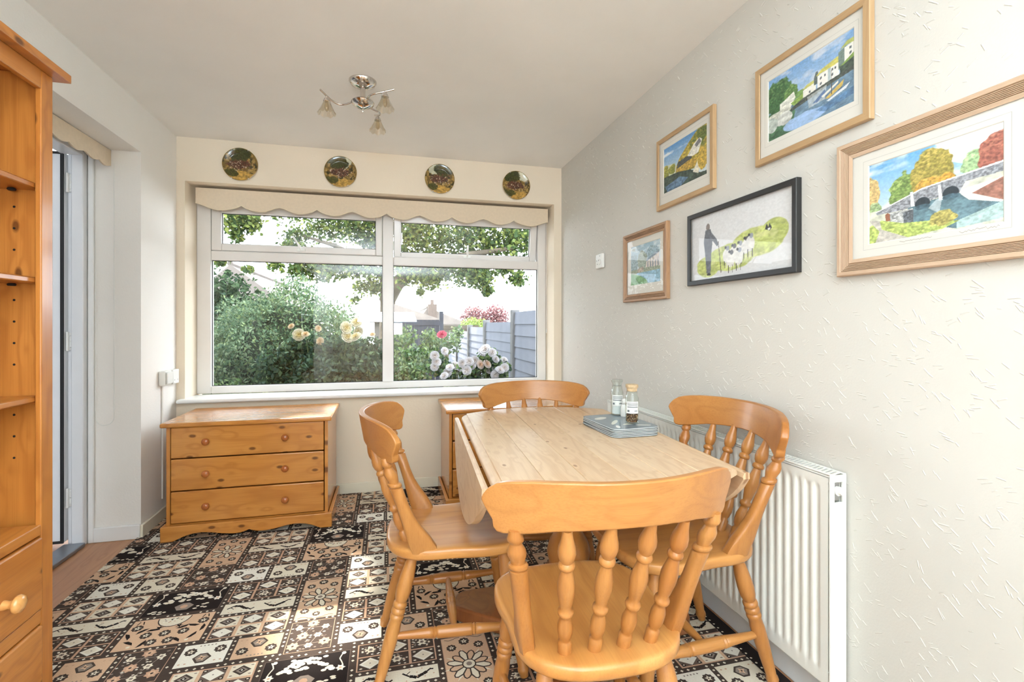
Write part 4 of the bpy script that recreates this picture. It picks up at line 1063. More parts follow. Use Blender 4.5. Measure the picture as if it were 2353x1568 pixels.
def art_abbey(P):
    sky(P, (156, 186, 200), (206, 220, 222), (224, 232, 232), 40, .5)
    P.tree(.12, .55, .16, .26, (150, 172, 178), (180, 196, 198), 2); P.tree(.42, .60, .16, .24, (150, 164, 150), (178, 186, 170), 3); P.tree(.75, .70, .2, .2, (144, 170, 182), (176, 194, 200), 4)
    P.put(P.poly([(.52, .38), (.56, .58), (.96, .74), (.98, .36)]), (206, 196, 186), .15, 30, 5)
    for x in (.60, .68, .76, .84, .92): P.put(P.poly([(x - .018, .36), (x + .018, .36), (x + .018, .50), (x, .56), (x - .018, .50)]), (132, 140, 146))
    P.put(P.poly([(.54, .58), (.96, .76), (.96, .70), (.56, .54)]), (130, 146, 160)); P.put(P.poly([(0, .38), (.5, .40), (1, .38), (1, .26), (0, .28)]), (150, 160, 138), .3, 40, 6)
    P.put(P.poly([(.2, .30), (1, .30), (1, 0), (.5, .0)]), (136, 176, 196), .25, 24, 7); P.put(P.poly([(0, .30), (.30, .24), (.56, .10), (.60, 0), (0, 0)]), (122, 168, 118), .2, 20, 8); P.put(P.poly([(.25, .40), (.45, .44), (.45, .32), (.25, .30)]), (176, 162, 146), .3, 50, 9)
def art_mesh(w, h, fn, nx, ny):
    u = np.linspace(0, 1, nx); v = np.linspace(0, 1, ny); U, V = np.meshgrid(u, v); P = Paint(U, V); fn(P); L = P.lin(.12)
    me = bpy.data.meshes.new('print'); vs = [((a - .5) * w, 0, (b - .5) * h) for b in v for a in u]
    fs = [(j * nx + i, j * nx + i + 1, (j + 1) * nx + i + 1, (j + 1) * nx + i) for j in range(ny - 1) for i in range(nx - 1)]
    me.from_pydata(vs, [], fs); ca = me.color_attributes.new('Col', 'FLOAT_COLOR', 'POINT')
    ca.data.foreach_set('color', np.concatenate([L.reshape(-1, 3), np.ones((nx * ny, 1))], 1).astype(np.float32).ravel()); me.update(); return me

def picture(label, y0, y1, z0, z1, fw, mx, prof, mh, mvt, mount, fn, mb=None, wash=True, glass=True, nx=170, caption=False, mt_=None):
    # hangs on the right wall; local x to the viewer's right, y into the wall
    W, H = y1 - y0, z1 - z0
    r = thing('picture', label, 'picture', (XR - .0012, (y0 + y1) / 2, (z0 + z1) / 2), -90, 'framed pictures on the right wall')
    def P(side, d, s, y):     # d inward, s = -1/+1 end
        hx, hz = W / 2 - d, H / 2 - d
        return {'t': (s * hx, y, hz), 'b': (-s * hx, y, -hz), 'l': (-hx, y, s * hz), 'r': (hx, y, -s * hz)}[side]
    for side in 'tblr':
        rings = [[P(side, d, s, -y) for d, y in prof] for s in (-1, 1)]
        MB().loft(rings).build('frame_rail', M[mh if side in 'tb' else mvt], r, smooth=30)
    mb = mx if mb is None else mb; mt_ = mx if mt_ is None else mt_
    iw, ih = W / 2 - fw + .003, H / 2 - fw + .003; px0, px1 = -iw + mx, iw - mx; pz0, pz1 = -ih + mb, ih - mt_
    ym = -.010
    if mx > 0:
        m = MB()
        def q(a, b, c, d, y): m.add([(a, y, c), (b, y, c), (b, y, d), (a, y, d)], [(0, 1, 2, 3)])
        q(-iw, iw, pz1, ih, ym); q(-iw, iw, -ih, pz0, ym); q(-iw, px0, pz0, pz1, ym); q(px1, iw, pz0, pz1, ym)
        b = .0022
        m.add([(px0, ym, pz0), (px1, ym, pz0), (px1, ym, pz1), (px0, ym, pz1), (px0 + b, ym + .002, pz0 + b), (px1 - b, ym + .002, pz0 + b), (px1 - b, ym + .002, pz1 - b), (px0 + b, ym + .002, pz1 - b)], [(0, 1, 5, 4), (1, 2, 6, 5), (2, 3, 7, 6), (3, 0, 4, 7)])
        mo = m.build('mount', M[mount], r, fix=False)
        if wash:
            e = .013; t = .0011; m = MB(); y = ym - .0003
            for a, b_, c, d in ((px0 - e, px1 + e, pz1 + e, pz1 + e + t), (px0 - e, px1 + e, pz0 - e - t, pz0 - e), (px0 - e - t, px0 - e, pz0 - e - t, pz1 + e + t), (px1 + e, px1 + e + t, pz0 - e - t, pz1 + e + t)): m.add([(a, y, c), (b_, y, c), (b_, y, d), (a, y, d)], [(0, 1, 2, 3)])
            m.build('wash_line', M['wash'], mo, fix=False)
        if caption:
            q_ = random.Random(6); m = MB()
            for x_, n_, h_ in ((px0 + .085, 26, .0035), (px1 - .085, 26, .006)):
                pts = [(x_ + i * .0031, ym - .0004, pz0 - .0068 + h_ * q_.uniform(-.5, .5)) for i in range(n_)]
                for a, b_ in zip(pts, pts[1:]): m.add([(a[0], a[1], a[2]), (b_[0], b_[1], b_[2]), (b_[0], b_[1], b_[2] + .0008), (a[0], a[1], a[2] + .0008)], [(0, 1, 2, 3)])
            m.build('caption', M['ink'], mo, fix=False)
    pw_, ph_ = px1 - px0, pz1 - pz0
    o = obj('print', art_mesh(pw_, ph_, fn, nx, int(nx * ph_ / pw_)), M['art'], r); o.location = ((px0 + px1) / 2, ym + .0021, (pz0 + pz1) / 2)
    MB().box(-iw, iw, -.006, -.001, -ih, ih).build('backing_board', M['cork'], r)
    if glass: MB().add([(-iw, -.0125, -ih), (iw, -.0125, -ih), (iw, -.0125, ih), (-iw, -.0125, ih)], [(0, 1, 2, 3)]).build('glazing', M['pic_glass'], r, fix=False)
    return r
flat = lambda fw, d: [(0, .001), (0, d - .002), (.002, d), (fw - .002, d), (fw, d - .002), (fw, .014)]
def reeded(fw, d, n):
    p = [(0, .001), (0, d - .003), (.003, d), (.012, d), (.014, d - .004)]
    a, b = .014, fw - .012
    for i in range(n):
        s = (b - a) / n; x = a + s * i; dz = d - .002 - .006 * i / n
        p += [(x + s * .08, dz - .004), (x + s * .3, dz), (x + s * .7, dz), (x + s * .92, dz - .004)]
    return p + [(fw - .010, d - .006), (fw - .002, d - .008), (fw, .0135)]
picture('framed print of a cottage on an autumn hillside above water, pale oak frame', 1.712, 2.142, 1.716, 2.057, .022, .032, flat(.022, .018), 'frame_gold', 'frame_goldz', 'mount', art_hill, mb=.054, mt_=.035, nx=190)
picture('framed print of a harbour with white houses and boats, highest picture on the wall', 1.050, 1.480, 1.726, 2.068, .022, .034, flat(.022, .018), 'frame_gold', 'frame_goldz', 'mount', art_harbour, mb=.051, mt_=.040, nx=230)
picture('largest picture, a stone bridge and autumn trees in a wide ridged pale frame', .666, 1.150, 1.301, 1.680, .046, .046, reeded(.046, .022, 6), 'frame_lime', 'frame_limez', 'mount', art_bridge, mb=.038, mt_=.037, nx=270, caption=True)
picture('black framed print of a shepherd with sheep and a dog on grass', 1.293, 1.883, 1.331, 1.637, .020, .0, flat(.020, .022), 'frame_black', 'frame_black', 'mount_white', art_sheep, nx=240)
picture('pale watercolour of abbey ruins by water in a brown frame, nearest the window', 2.048, 2.490, 1.287, 1.655, .040, .034, reeded(.040, .020, 3), 'frame_brown', 'frame_brownz', 'mount', art_abbey, mb=.050, wash=False, nx=130)

# ------------------------------------------------------------------ wall plates
def plate(label, x, z, rad, seed, skyx):
    r = thing('decorative_plate', label, 'plate', (x, YW - .0012, z), 0, 'hunting scene plates above the window')
    prof = [(0, .012), (.3, .012), (.55, .012), (.68, .013), (.76, .017), (.86, .021), (.95, .0235), (.985, .024), (1.0, .0225)]
    nr, ns = 46, 96
    u = np.linspace(0, 1, nr); a = np.linspace(0, 2 * np.pi, ns, endpoint=False); RR, AA = np.meshgrid(u, a, indexing='ij')
    X, Z = RR * np.cos(AA), RR * np.sin(AA); P = Paint((X + 1) / 2, (Z + 1) / 2)
    P.im[:] = (120, 96, 48); n1 = vnoise(P.U, P.V, 9, seed); n2 = vnoise(P.U, P.V, 18, seed + 5, 4)
    P.put(np.clip((n1 - .47) * 7, 0, 1), (58, 52, 28), .5, 40, seed); P.put(np.clip((n2 - .50) * 8, 0, .9), (178, 144, 80), .3, 50, seed + 2)
    P.put(P.ell(skyx, .86, .22, .22, .6, seed + 3, 9), (206, 204, 176), .12, 12, seed); P.put(P.ell(.5 + (.5 - skyx) * .7, .82, .30, .22, .8, seed + 4, 9), (64, 66, 32), .5, 40, seed + 6)
    P.put(P.ell(.45, .50, .30, .13, .7, seed + 7, 12), (84, 56, 40), .5, 40, seed + 8); P.put(np.clip((vnoise(P.U, P.V, 34, seed + 9, 2) - .66) * 9, 0, 1) * P.ell(.5, .46, .38, .18), (214, 188, 156)); P.put(np.clip((vnoise(P.U, P.V, 30, seed + 19, 2) - .64) * 9, 0, 1) * P.ell(.5, .50, .40, .2), (112, 66, 48))
    P.put(P.ell(.5, .14, .42, .16, .5, seed + 10, 8), (190, 150, 74), .35, 24, seed + 11); P.put(P.ell(.25, .22, .20, .12, .8, seed + 12, 10), (78, 74, 34), .4, 40, seed)
    P.put(np.clip((RR - .965) / .02, 0, 1), (150, 116, 50)); L = P.lin()
    rr_ = [p[0] for p in prof]; hh = [p[1] for p in prof]; Y = -np.interp(RR, rr_, hh)
    me = bpy.data.meshes.new('plate_face'); vs = np.stack([X * rad, Y, Z * rad], -1).reshape(-1, 3).tolist()
    fs = [(i * ns + j, (i + 1) * ns + j, (i + 1) * ns + (j + 1) % ns, i * ns + (j + 1) % ns) for i in range(nr - 1) for j in range(ns)]
    me.from_pydata(vs, [], fs); ca = me.color_attributes.new('Col', 'FLOAT_COLOR', 'POINT'); ca.data.foreach_set('color', np.concatenate([L.reshape(-1, 3), np.ones((nr * ns, 1))], 1).astype(np.float32).ravel())
    obj('plate_face', me, M['plate_art'], r, smooth=60)
    MB().lathe([(0, .6 * rad), (.25, .62 * rad), (.8, .97 * rad), (1, rad)], (0, -.002, 0), (0, -.0215, 0), 48, cap=False).build('plate_back', M['white_china'], r, smooth=60)
    for a_ in (62, 118, 242, 298):
        ca_, sa_ = math.cos(R(a_)), math.sin(R(a_)); MB().tube([(ca_ * (rad - .006), -.0265, sa_ * (rad - .006)), (ca_ * (rad + .003), -.025, sa_ * (rad + .003)), (ca_ * (rad + .002), -.004, sa_ * (rad + .002))], .0012, 6).build('hanger_clip', M['white_plastic'], r)
    return r
plate('round brown hunting scene plate furthest left above the window', -.930, 2.210, .106, 50, .52)
plate('round brown hunting scene plate second from the left, left of the ceiling light', -.311, 2.209, .106, 70, .62)
plate('round brown hunting scene plate third from the left above the window', .363, 2.211, .106, 90, .30)
plate('round brown hunting scene plate furthest right above the window, near the corner', .931, 2.205, .106, 110, .76)

# ------------------------------------------------------------------ blind valances
val = thing('blind_pelmet', 'cream scalloped fabric blind pelmet across the top of the window', 'blind', (0, 3.62, 0))
def scallop(cusps, x0, x1, zc, zl, n=16):
    pts = []; e = [x0] + cusps + [x1]
    for a, b in zip(e, e[1:]):
        first, last = a == x0, b == x1
        for i in range(n):
            t = i / n; k = t
            if first: k = .5 + .5 * t
            if last: k = .5 * t
            d = .5 - .5 * math.cos(4 * math.pi * k)
            sharp = math.sin(2 * math.pi * k) ** 2
            dep = max(d, 0) ** .8
            if (k < .25 or k > .75): dep = math.sin(math.pi / 2 * min(1, (min(k, 1 - k)) / .25)) ** .75
            pts.append((a + (b - a) * t, zc + (zl - zc) * dep))
    pts.append((x1, zc)); return pts
cus = [at_y(x, 480, 3.62).x for x in (553.6, 728, 888, 1039, 1181)]
pts = scallop(cus, -1.222, 1.212, 1.962, 1.925)
def strip(pts, zt, y0, y1, name, mt, par):
    vs, fs = [], []
    for x, z in pts: vs += [(x, y0, z), (x, y0, zt), (x, y1, zt), (x, y1, z)]
    n = len(pts)
    for i in range(n - 1):
        for k in range(4): fs.append((i * 4 + k, i * 4 + 4 + k, i * 4 + 4 + (k + 1) % 4, i * 4 + (k + 1) % 4))
    fs += [(0, 1, 2, 3), tuple((n - 1) * 4 + k for k in range(4))]
    return MB().add(vs, fs).build(name, mt, par, smooth=40)
strip(pts, 2.066, 0, .008, 'valance', M['fabric'], val)
MB().tube([(x, -.001, z + .002) for x, z in pts], .0022, 6).build('braid', M['trim_thread'], val)
MB().box(-1.222, 1.212, .009, .075, 2.05, 2.066).build('top_board', M['fabric'], val)
for x in (-1.222, 1.204): MB().box(x, x + .008, .009, .075, 1.985, 2.05).build('return', M['fabric'], val)
MB().lathe([(0, .018), (1, .018)], (-1.2, .045, 2.022), (1.19, .045, 2.022), 16).build('roller', M['fabric'], val, smooth=40)
cord = MB().tube([(1.214, .05, 2.05), (1.216, .05, 1.4), (1.216, .048, 1.135)], .0016, 6); cord.lathe([(0, .003), (.5, .006), (1, .003)], (1.216, .048, 1.135), (1.216, .048, 1.10), 8)
cord.build('pull_cord', M['white_plastic'], val)
dv = thing('blind_pelmet', 'cream fabric blind pelmet inside the door recess at the left', 'blind', (-1.448, 0, 0))
pts = scallop([2.45, 2.72, 2.97], DY0 + .004, DY1 - .004, 2.018, 2.004)
dvv = strip([(y, z) for y, z in pts], 2.100, -.008, 0, 'valance', M['fabric'], dv)
dvv.rotation_euler = (0, 0, R(90))
MB().lathe([(0, .016), (1, .016)], (-.04, DY0 + .02, 2.07), (-.04, DY1 - .02, 2.07), 14).build('roller', M['fabric'], dv, smooth=40)
a, b = at_y(219, 700, 3.068), at_y(262, 700, 3.068)
lp = [(a.x, 3.068, 2.04), (a.x, 3.068, 1.0)]
cz = at_y(240, 978, 3.068).z; mx_, rx_ = (a.x + b.x) / 2, (b.x - a.x) / 2
lp = [(a.x, 3.068, 2.03), (a.x, 3.068, cz + rx_)] + [(mx_ - rx_ * math.cos(t), 3.068, cz + rx_ - rx_ * math.sin(t)) for t in [math.pi * i / 10 for i in range(1, 10)]] + [(b.x, 3.068, cz + rx_), (b.x, 3.068, 2.03)]
ch_ = MB().tube([(p_[0] + 1.448, p_[1], p_[2]) for p_ in lp], .0014, 6).build('bead_chain', M['white_plastic'], dv)

# ------------------------------------------------------------------ switches and sockets
sw = thing('thermostat', 'small white wall control with a dial, between the window and the pictures', 'switch', (XR - .001, 2.812, 1.560), -90)
MB().box(-.046, .046, -.020, 0, -.044, .044).build('housing', M['white_plastic'], sw, bevel=.005)
MB().lathe([(0, .018), (.7, .017), (1, .014)], (.014, -.020, -.008), (.014, -.027, -.008), 20).build('dial', M['white_plastic'], sw, smooth=40)
MB().box(.012, .017, -.0275, -.0268, -.002, .006).build('dial_mark', M['print_grey'], sw)
for x, z in ((-.028, .004), (-.020, -.018), (-.006, -.018), (.016, .030)): MB().lathe([(0, .0032), (1, .0032)], (x, -.0201, z), (x, -.0206, z), 10).build('indicator', M['print_grey'], sw)
so = thing('wall_socket', 'white single socket on the left wall beside the window corner', 'socket', (XL + .001, 3.466, .842), 90)
MB().box(-.044, .044, -.026, 0, -.044, .044).build('face_plate', M['white_plastic'], so, bevel=.004)
for x, z in ((-.022, -.02), (.022, -.02)): MB().lathe([(0, .003), (1, .003)], (x, -.0261, z), (x, -.0267, z), 8).build('screw', M['print_grey'], so)
sb_ = thing('junction_box', 'white surface-mounted connection box on the left wall, left of the socket', 'box', (XL + .001, 3.330, .848), 90)
MB().box(-.046, .046, -.036, 0, -.046, .042).build('housing', M['white_plastic'], sb_, bevel=.006)
MB().box(-.038, .040, -.046, -.037, -.036, .034).build('cover', M['white_plastic'], sb_, bevel=.004)
tk = MB().box(-.006, .006, -.008, 0, -.62, 0)
MB().box(-.006, .006, -.009, 0, -.72, -.048).build('cable_trunking', M['wall_left'], sb_, bevel=.002)

# ------------------------------------------------------------------ ceiling light
LX, LY = -.118, 2.515
lt = thing('ceiling_light', 'chrome three-arm ceiling light with small fluted glass shades', 'ceiling light', (LX, LY, ZC))
MB().lathe([(0, .066), (.12, .066), (.45, .058), (.8, .034), (1, .012)], (0, 0, -.0005), (0, 0, -.040), 32).build('canopy', M['chrome'], lt, smooth=60)
MB().lathe([(0, .013), (1, .013)], (0, 0, -.034), (0, 0, -.092), 20).build('stem', M['chrome'], lt, smooth=40)
MB().lathe([(0, .014), (.08, .024), (.2, .030), (.28, .052), (.38, .056), (.6, .050), (.85, .028), (1, .006)], (0, 0, -.086), (0, 0, -.140), 32).build('hub', M['chrome'], lt, smooth=50)
MB().lathe([(0, .004), (.7, .0045), (1, .002)], (0, 0, -.138), (0, 0, -.156), 12).build('finial', M['chrome'], lt, smooth=50)
for a in (184, 66, -50):
    q = bpy.data.objects.new('arm', None); COL.objects.link(q); q.parent = lt; q.rotation_euler = (0, 0, R(a)); q.location = (0, 0, -.106)
    pts = []
    for i in range(17):
        t = i / 16.; x = .045 + .15 * t; y = -.042 * math.sin(t * math.pi * 1.15) + .01 * t; z = -.012 * math.sin(t * math.pi) + .022 * t * t
        pts.append((x, y, z))
    MB().tube(pts, .0048, 10).build('arm_tube', M['chrome'], q, smooth=60)
    ex, ey, ez = pts[13]
    MB().lathe([(0, .004), (.2, .006), (.3, .007), (.6, .014), (.95, .018), (1, .017)], (ex, ey, ez + .002), (ex, ey, ez - .028), 20).build('cup', M['chrome'], q, smooth=50)
    rings = []
    for t, rr_ in ((0, .014), (.2, .019), (.5, .027), (.8, .035), (1, .042)):
        rings.append([(ex + rr_ * (1 + .05 * t * math.cos(8 * th_)) * math.cos(th_), ey + rr_ * (1 + .05 * t * math.cos(8 * th_)) * math.sin(th_), ez - .024 - .062 * t + .005 * t * t * math.cos(8 * th_)) for th_ in [2 * math.pi * i / 48 for i in range(48)]])
    MB().loft(rings, cap=False).build('shade', M['shade_glass'], q, smooth=60)
    MB().lathe([(0, .007), (.25, .008), (.4, .010), (.7, .0105), (.9, .007), (1, .002)], (ex, ey, ez - .026), (ex, ey, ez - .074), 14).build('bulb', M['shade_glass'], q, smooth=60)

# ------------------------------------------------------------------ garden
GZ = -.32
gr = MB().box(-14, 14, YW + .31, 40, GZ - .2, GZ).build('garden_ground', M['lawn']); tag(gr, kind='structure')
gr['label'] = 'garden ground beyond the window'
pt = MB().box(-5, XL - .42, -3, YW + .3, -.20, -.03).build('patio', M['patio']); tag(pt, kind='structure')
def leaf_mesh(name, pos, size, cols, wr=.45, droop=.3, seed=1, flat_=0):
    n = len(pos); g = np.random.default_rng(seed)
    d = g.normal(size=(n, 3)); d[:, 2] -= droop; d /= np.linalg.norm(d, axis=1)[:, None]
    a = g.normal(size=(n, 3)); s = np.cross(d, a); s /= np.linalg.norm(s, axis=1)[:, None]
    nn = np.cross(d, s); L = size * g.uniform(.65, 1.25, n)[:, None]; W = L * wr
    p = np.asarray(pos)
    V = np.stack([p - d * L * .5, p + s * W * .5 - d * L * .05 + nn * W * .15, p + d * L * .5, p - s * W * .5 - d * L * .05 + nn * W * .15], 1).reshape(-1, 3)
    me = bpy.data.meshes.new(name); me.vertices.add(4 * n); me.vertices.foreach_set('co', V.astype(np.float32).ravel())
    me.loops.add(4 * n); me.loops.foreach_set('vertex_index', np.arange(4 * n, dtype=np.int32))
    me.polygons.add(n); me.polygons.foreach_set('loop_start', np.arange(n, dtype=np.int32) * 4)
    C = np.array([lin(c)[:3] for c in cols]); ci = .78 * C[g.integers(0, len(C), n)] * g.uniform(.7, 1.3, (n, 1))
    me.update(calc_edges=True)
    ca = me.color_attributes.new('Col', 'FLOAT_COLOR', 'POINT')
    ca.data.foreach_set('color', np.concatenate([np.repeat(ci, 4, 0), np.ones((4 * n, 1))], 1).astype(np.float32).ravel())
    me.validate(); return me
def shell(c, r, n, seed, inner=.78, bump_=.12):
    g = np.random.default_rng(seed); d = g.normal(size=(n, 3)); d /= np.linalg.norm(d, axis=1)[:, None]
    ph = g.uniform(0, 6.28, 6); k = 1 + bump_ * (np.sin(d[:, 0] * 7 + ph[0]) * np.sin(d[:, 2] * 6 + ph[1]) + .6 * np.sin(d[:, 1] * 11 + ph[2] + d[:, 2] * 9))
    return np.asarray(c) + d * np.asarray(r) * (k * g.uniform(inner, 1.03, n))[:, None]
def ball(c, r, n, seed):
    g = np.random.default_rng(seed); d = g.normal(size=(n, 3)); d /= np.linalg.norm(d, axis=1)[:, None]
    return np.asarray(c) + d * np.asarray(r) * (g.random(n) ** (1 / 2.2))[:, None]
GREEN = [(118, 142, 88), (96, 124, 74), (140, 160, 108), (82, 108, 70)]
SAGE = [(126, 150, 118), (108, 134, 100), (150, 168, 134), (92, 118, 92), (140, 158, 110)]
DARKG = [(62, 84, 58), (74, 96, 66), (54, 74, 56), (90, 112, 78)]
OAK = [(96, 118, 66), (80, 104, 60), (120, 138, 76), (70, 92, 58), (146, 156, 84)]
BLUEG = [(80, 104, 84), (66, 90, 78), (96, 120, 96), (58, 80, 66)]
def stems(par, base, tips, r0=.012, name='stem', mt='stem'):
    for tp in tips:
        b = Vector(base) + Vector((random.uniform(-.06, .06), random.uniform(-.06, .06), 0)); t_ = Vector(tp)
        mid = (b + t_) / 2 + Vector((random.uniform(-.05, .05), random.uniform(-.05, .05), .04))
        MB().tube([b, mid, t_], [r0, r0 * .7, r0 * .35], 6).build(name, M[mt], par)
# big rounded hedge bush
c = at_y(660, 770, 6.6)
bs = thing('bush', 'large rounded sage green bush filling the left window pane', 'bush', (c.x, c.y, GZ))
P1 = np.concatenate([shell((0, 0, .98), (.98, .8, .98), 30000, 1), shell((.52, -.2, .75), (.55, .5, .75), 10000, 2), shell((-.62, -.1, .7), (.5, .5, .75), 10000, 3)])
P1 = P1[P1[:, 2] > .02]
obj('foliage', leaf_mesh('foliage', P1, .05, SAGE, .45, -.5, 4), M['leaf'], bs, kind='stuff')
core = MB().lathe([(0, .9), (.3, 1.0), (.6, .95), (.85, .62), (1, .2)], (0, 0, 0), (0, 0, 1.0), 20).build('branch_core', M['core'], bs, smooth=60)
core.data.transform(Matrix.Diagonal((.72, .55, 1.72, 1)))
stems(bs, (0, 0, 0), [(x, .0, 1.9 + random.uniform(-.25, .1)) for x in (-.4, -.15, .1, .3, .5)], .01)
# dark shrub at far left
c = at_y(520, 760, 8.2)
b2 = thing('shrub', 'dark leafy shrub at the left edge of the window, behind the bush', 'shrub', (c.x, c.y, GZ))
P1 = np.concatenate([shell((0, 0, 1.25), (.62, .5, 1.0), 3500, 6, .5), ball((-.2, .1, 2.0), (.5, .4, .35), 900, 7)])
obj('foliage', leaf_mesh('foliage', P1, .085, DARKG, .6, 0, 8), M['leaf'], b2, kind='stuff')
stems(b2, (0, 0, 0), [(.1, 0, 2.0), (-.2, .1, 1.9), (.25, -.1, 1.7)], .02, 'stem', 'bark')
# rose bushes
def rose_mesh(name, inner, outer, seed, open_=1.0):
    m = MB(); g = random.Random(seed)
    for ring, (n, r, lift, tilt) in enumerate(((4, .012, .030, .15), (5, .022, .026, .45), (6, .034, .018, .8), (7, .046, .006, 1.15))):
        k = ring / 3.; col = tuple(inner[i] * (1 - k) + outer[i] * k for i in range(3))
        for j in range(n):
            a = 2 * math.pi * (j + .5 * (ring % 2)) / n + g.uniform(-.15, .15); rr_ = r * open_
            ca_, sa_ = math.cos(a), math.sin(a); w_ = rr_ * .85 + .006
            def pt(u, v):   # u along radius 0..1, v across -1..1
                rad = rr_ * (u ** .8); h = lift * u * (1.25 - .5 * u) + .010 * (1 - abs(v)) * (-1) * u; side = w_ * v * math.sin(math.pi * (.15 + .6 * u))
                return (ca_ * rad - sa_ * side, sa_ * rad + ca_ * side, h + .02)
            us, vv = (0, .35, .7, 1), (-1, -.4, .4, 1); vs = [pt(u, v) for u in us for v in vv]
            fs = [(i * 4 + q, i * 4 + q + 1, i * 4 + q + 5, i * 4 + q + 4) for i in range(3) for q in range(3)]
            m.add(vs, fs, tuple(.5 * q for q in lin(col)[:3]))
    me = m.mesh(name, False); return me
ROSE = {'cream': rose_mesh('rose', (246, 222, 150), (250, 243, 216), 1), 'peach': rose_mesh('rose', (246, 204, 148), (250, 230, 194), 2, .85), 'white': rose_mesh('rose', (250, 236, 226), (246, 244, 248), 3), 'blush': rose_mesh('rose', (250, 206, 170), (248, 232, 222), 4), 'pink': rose_mesh('rose', (210, 70, 100), (226, 110, 130), 5)}
def rose_bush(label, px, Y, flowers, balls, leafc, seed, size=.06):
    b = at_y(px, 880, Y); o = thing('rose_bush', label, 'rose bush', (b.x, b.y, GZ), group='flowering rose bushes')
    org = Vector((b.x, b.y, GZ)); pos = []
    for i, (x, y, r, Yk, n) in enumerate(balls):
        cc = at_y(x, y, Yk) - org; k = Yk / 1100.; pos.append(ball(cc, (r * k, r * k * .9, r * k), n, seed + i))
    pos = np.concatenate(pos); pos = pos[pos[:, 2] > .01]
    obj('foliage', leaf_mesh('foliage', pos, size, leafc, .6, .1, seed + 50), M['leaf'], o, kind='stuff')
    tips = []
    for kind_, x, y, Yk, sc in flowers:
        q = at_y(x, y, Yk) - org; f = obj('bloom', ROSE[kind_], M['petal'], o); f.location = q; f.scale = (sc * .88,) * 3
        f.rotation_euler = (R(random.uniform(40, 85)), R(random.uniform(-25, 25)), R(random.uniform(-30, 30))); tips.append(q)
    stems(o, (0, 0, 0), [t_ + Vector((0, .02, 0)) for t_ in tips[::2]] or [(0, 0, .5)], .007)
    return o
rose_bush('tall rose bush with cream and yellow blooms outside the left pane', 770, 5.1,
          [('cream', 686, 770, 5.1, 1.25), ('peach', 671, 752, 5.1, .8), ('peach', 702, 771, 5.05, .9), ('peach', 730, 756, 5.15, .8), ('peach', 738, 785, 5.1, 1.0), ('cream', 793, 754, 5.0, 1.3), ('cream', 820, 744, 5.05, 1.2), ('cream', 826, 764, 5.1, 1.15), ('cream', 796, 778, 5.0, 1.3), ('cream', 820, 778, 4.95, 1.25), ('peach', 856, 771, 5.2, .7)],
          [(700, 830, 55, 5.2, 1100), (640, 850, 50, 5.2, 800), (760, 830, 55, 5.2, 1100), (820, 835, 60, 5.2, 1300), (860, 820, 45, 5.3, 800), (730, 875, 60, 5.0, 1300), (800, 870, 60, 5.1, 1100), (850, 870, 50, 5.1, 800), (690, 795, 25, 5.2, 150), (780, 795, 30, 5.2, 150)], BLUEG + DARKG, 100, .055)
rose_bush('low bush covered in white roses beside the grey fence', 1095, 5.4,
          [('white', x, y, 5.4 + .1 * math.sin(x), s) for x, y, s in ((1117, 805, 1.3), (1130, 812, 1.1), (1106, 812, 1.1), (1137, 827, 1.0), (1157, 830, 1.0), (1160, 846, 1.1), (1078, 832, 1.1), (1090, 829, 1.1), (1087, 843, 1.1), (1060, 835, 1.0), (1045, 843, 1.2), (1058, 847, 1.1), (1034, 847, 1.0), (1073, 852, 1.1), (1030, 857, 1.1), (1022, 866, 1.0), (1125, 853, 1.2), (1148, 853, 1.1), (1135, 862, 1.1), (1120, 845, 1.0), (1143, 855, 1.0), (998, 818, 1.1), (1003, 834, 1.1), (998, 843, 1.0), (1020, 808, 1.0))] + [('blush', 1101, 839, 5.35, 1.1), ('blush', 1117, 839, 5.35, 1.1)],
          [(1040, 862, 30, 5.5, 350), (1090, 858, 38, 5.5, 500), (1140, 850, 34, 5.5, 450), (1120, 825, 28, 5.5, 250), (1010, 840, 26, 5.6, 250)], BLUEG + GREEN, 140, .06)
o = rose_bush('leafy rose bush with one pink bloom left of the white roses', 950, 5.9,
          [('pink', 1016, 772, 6.0, 1.3)],
          [(930, 845, 45, 5.8, 700), (965, 830, 40, 5.9, 600), (920, 800, 35, 6.1, 400), (995, 800, 30, 6.2, 350), (950, 870, 40, 5.6, 600), (985, 775, 22, 6.3, 150), (935, 770, 25, 6.4, 160), (1035, 790, 26, 6.4, 250), (1050, 765, 18, 6.6, 120)], GREEN + SAGE, 170, .055)
# low mixed plants near the sill
for i, (px, py, Y, r, n, pal, lab) in enumerate(((600, 880, 4.6, 45, 500, GREEN, 'small yellow-green plant low in the left pane corner'), (905, 876, 4.9, 30, 260, SAGE, 'low grey-green plant just right of the window mullion'), (530, 860, 5.6, 42, 500, GREEN, 'leafy plant in front of the bush at the far left'))):
    b = at_y(px, py, Y); q = thing('garden_plant', lab, 'plant', (b.x, b.y, GZ), group='low garden plants'); k = Y / 1100.
    hgt = b.z - GZ; obj('foliage', leaf_mesh('foliage', np.concatenate([ball((0, 0, hgt * .75), (r * k, r * k, r * k), n, 200 + i), ball((0, 0, hgt * .4), (r * k * .7, r * k * .7, hgt * .4), n // 2, 210 + i)]), .06, pal, .4, -.2, 220 + i), M['leaf'], q, kind='stuff')
    stems(q, (0, 0, 0), [(0, 0, hgt * .8), (.08, 0, hgt * .7), (-.08, .03, hgt * .75)], .008)
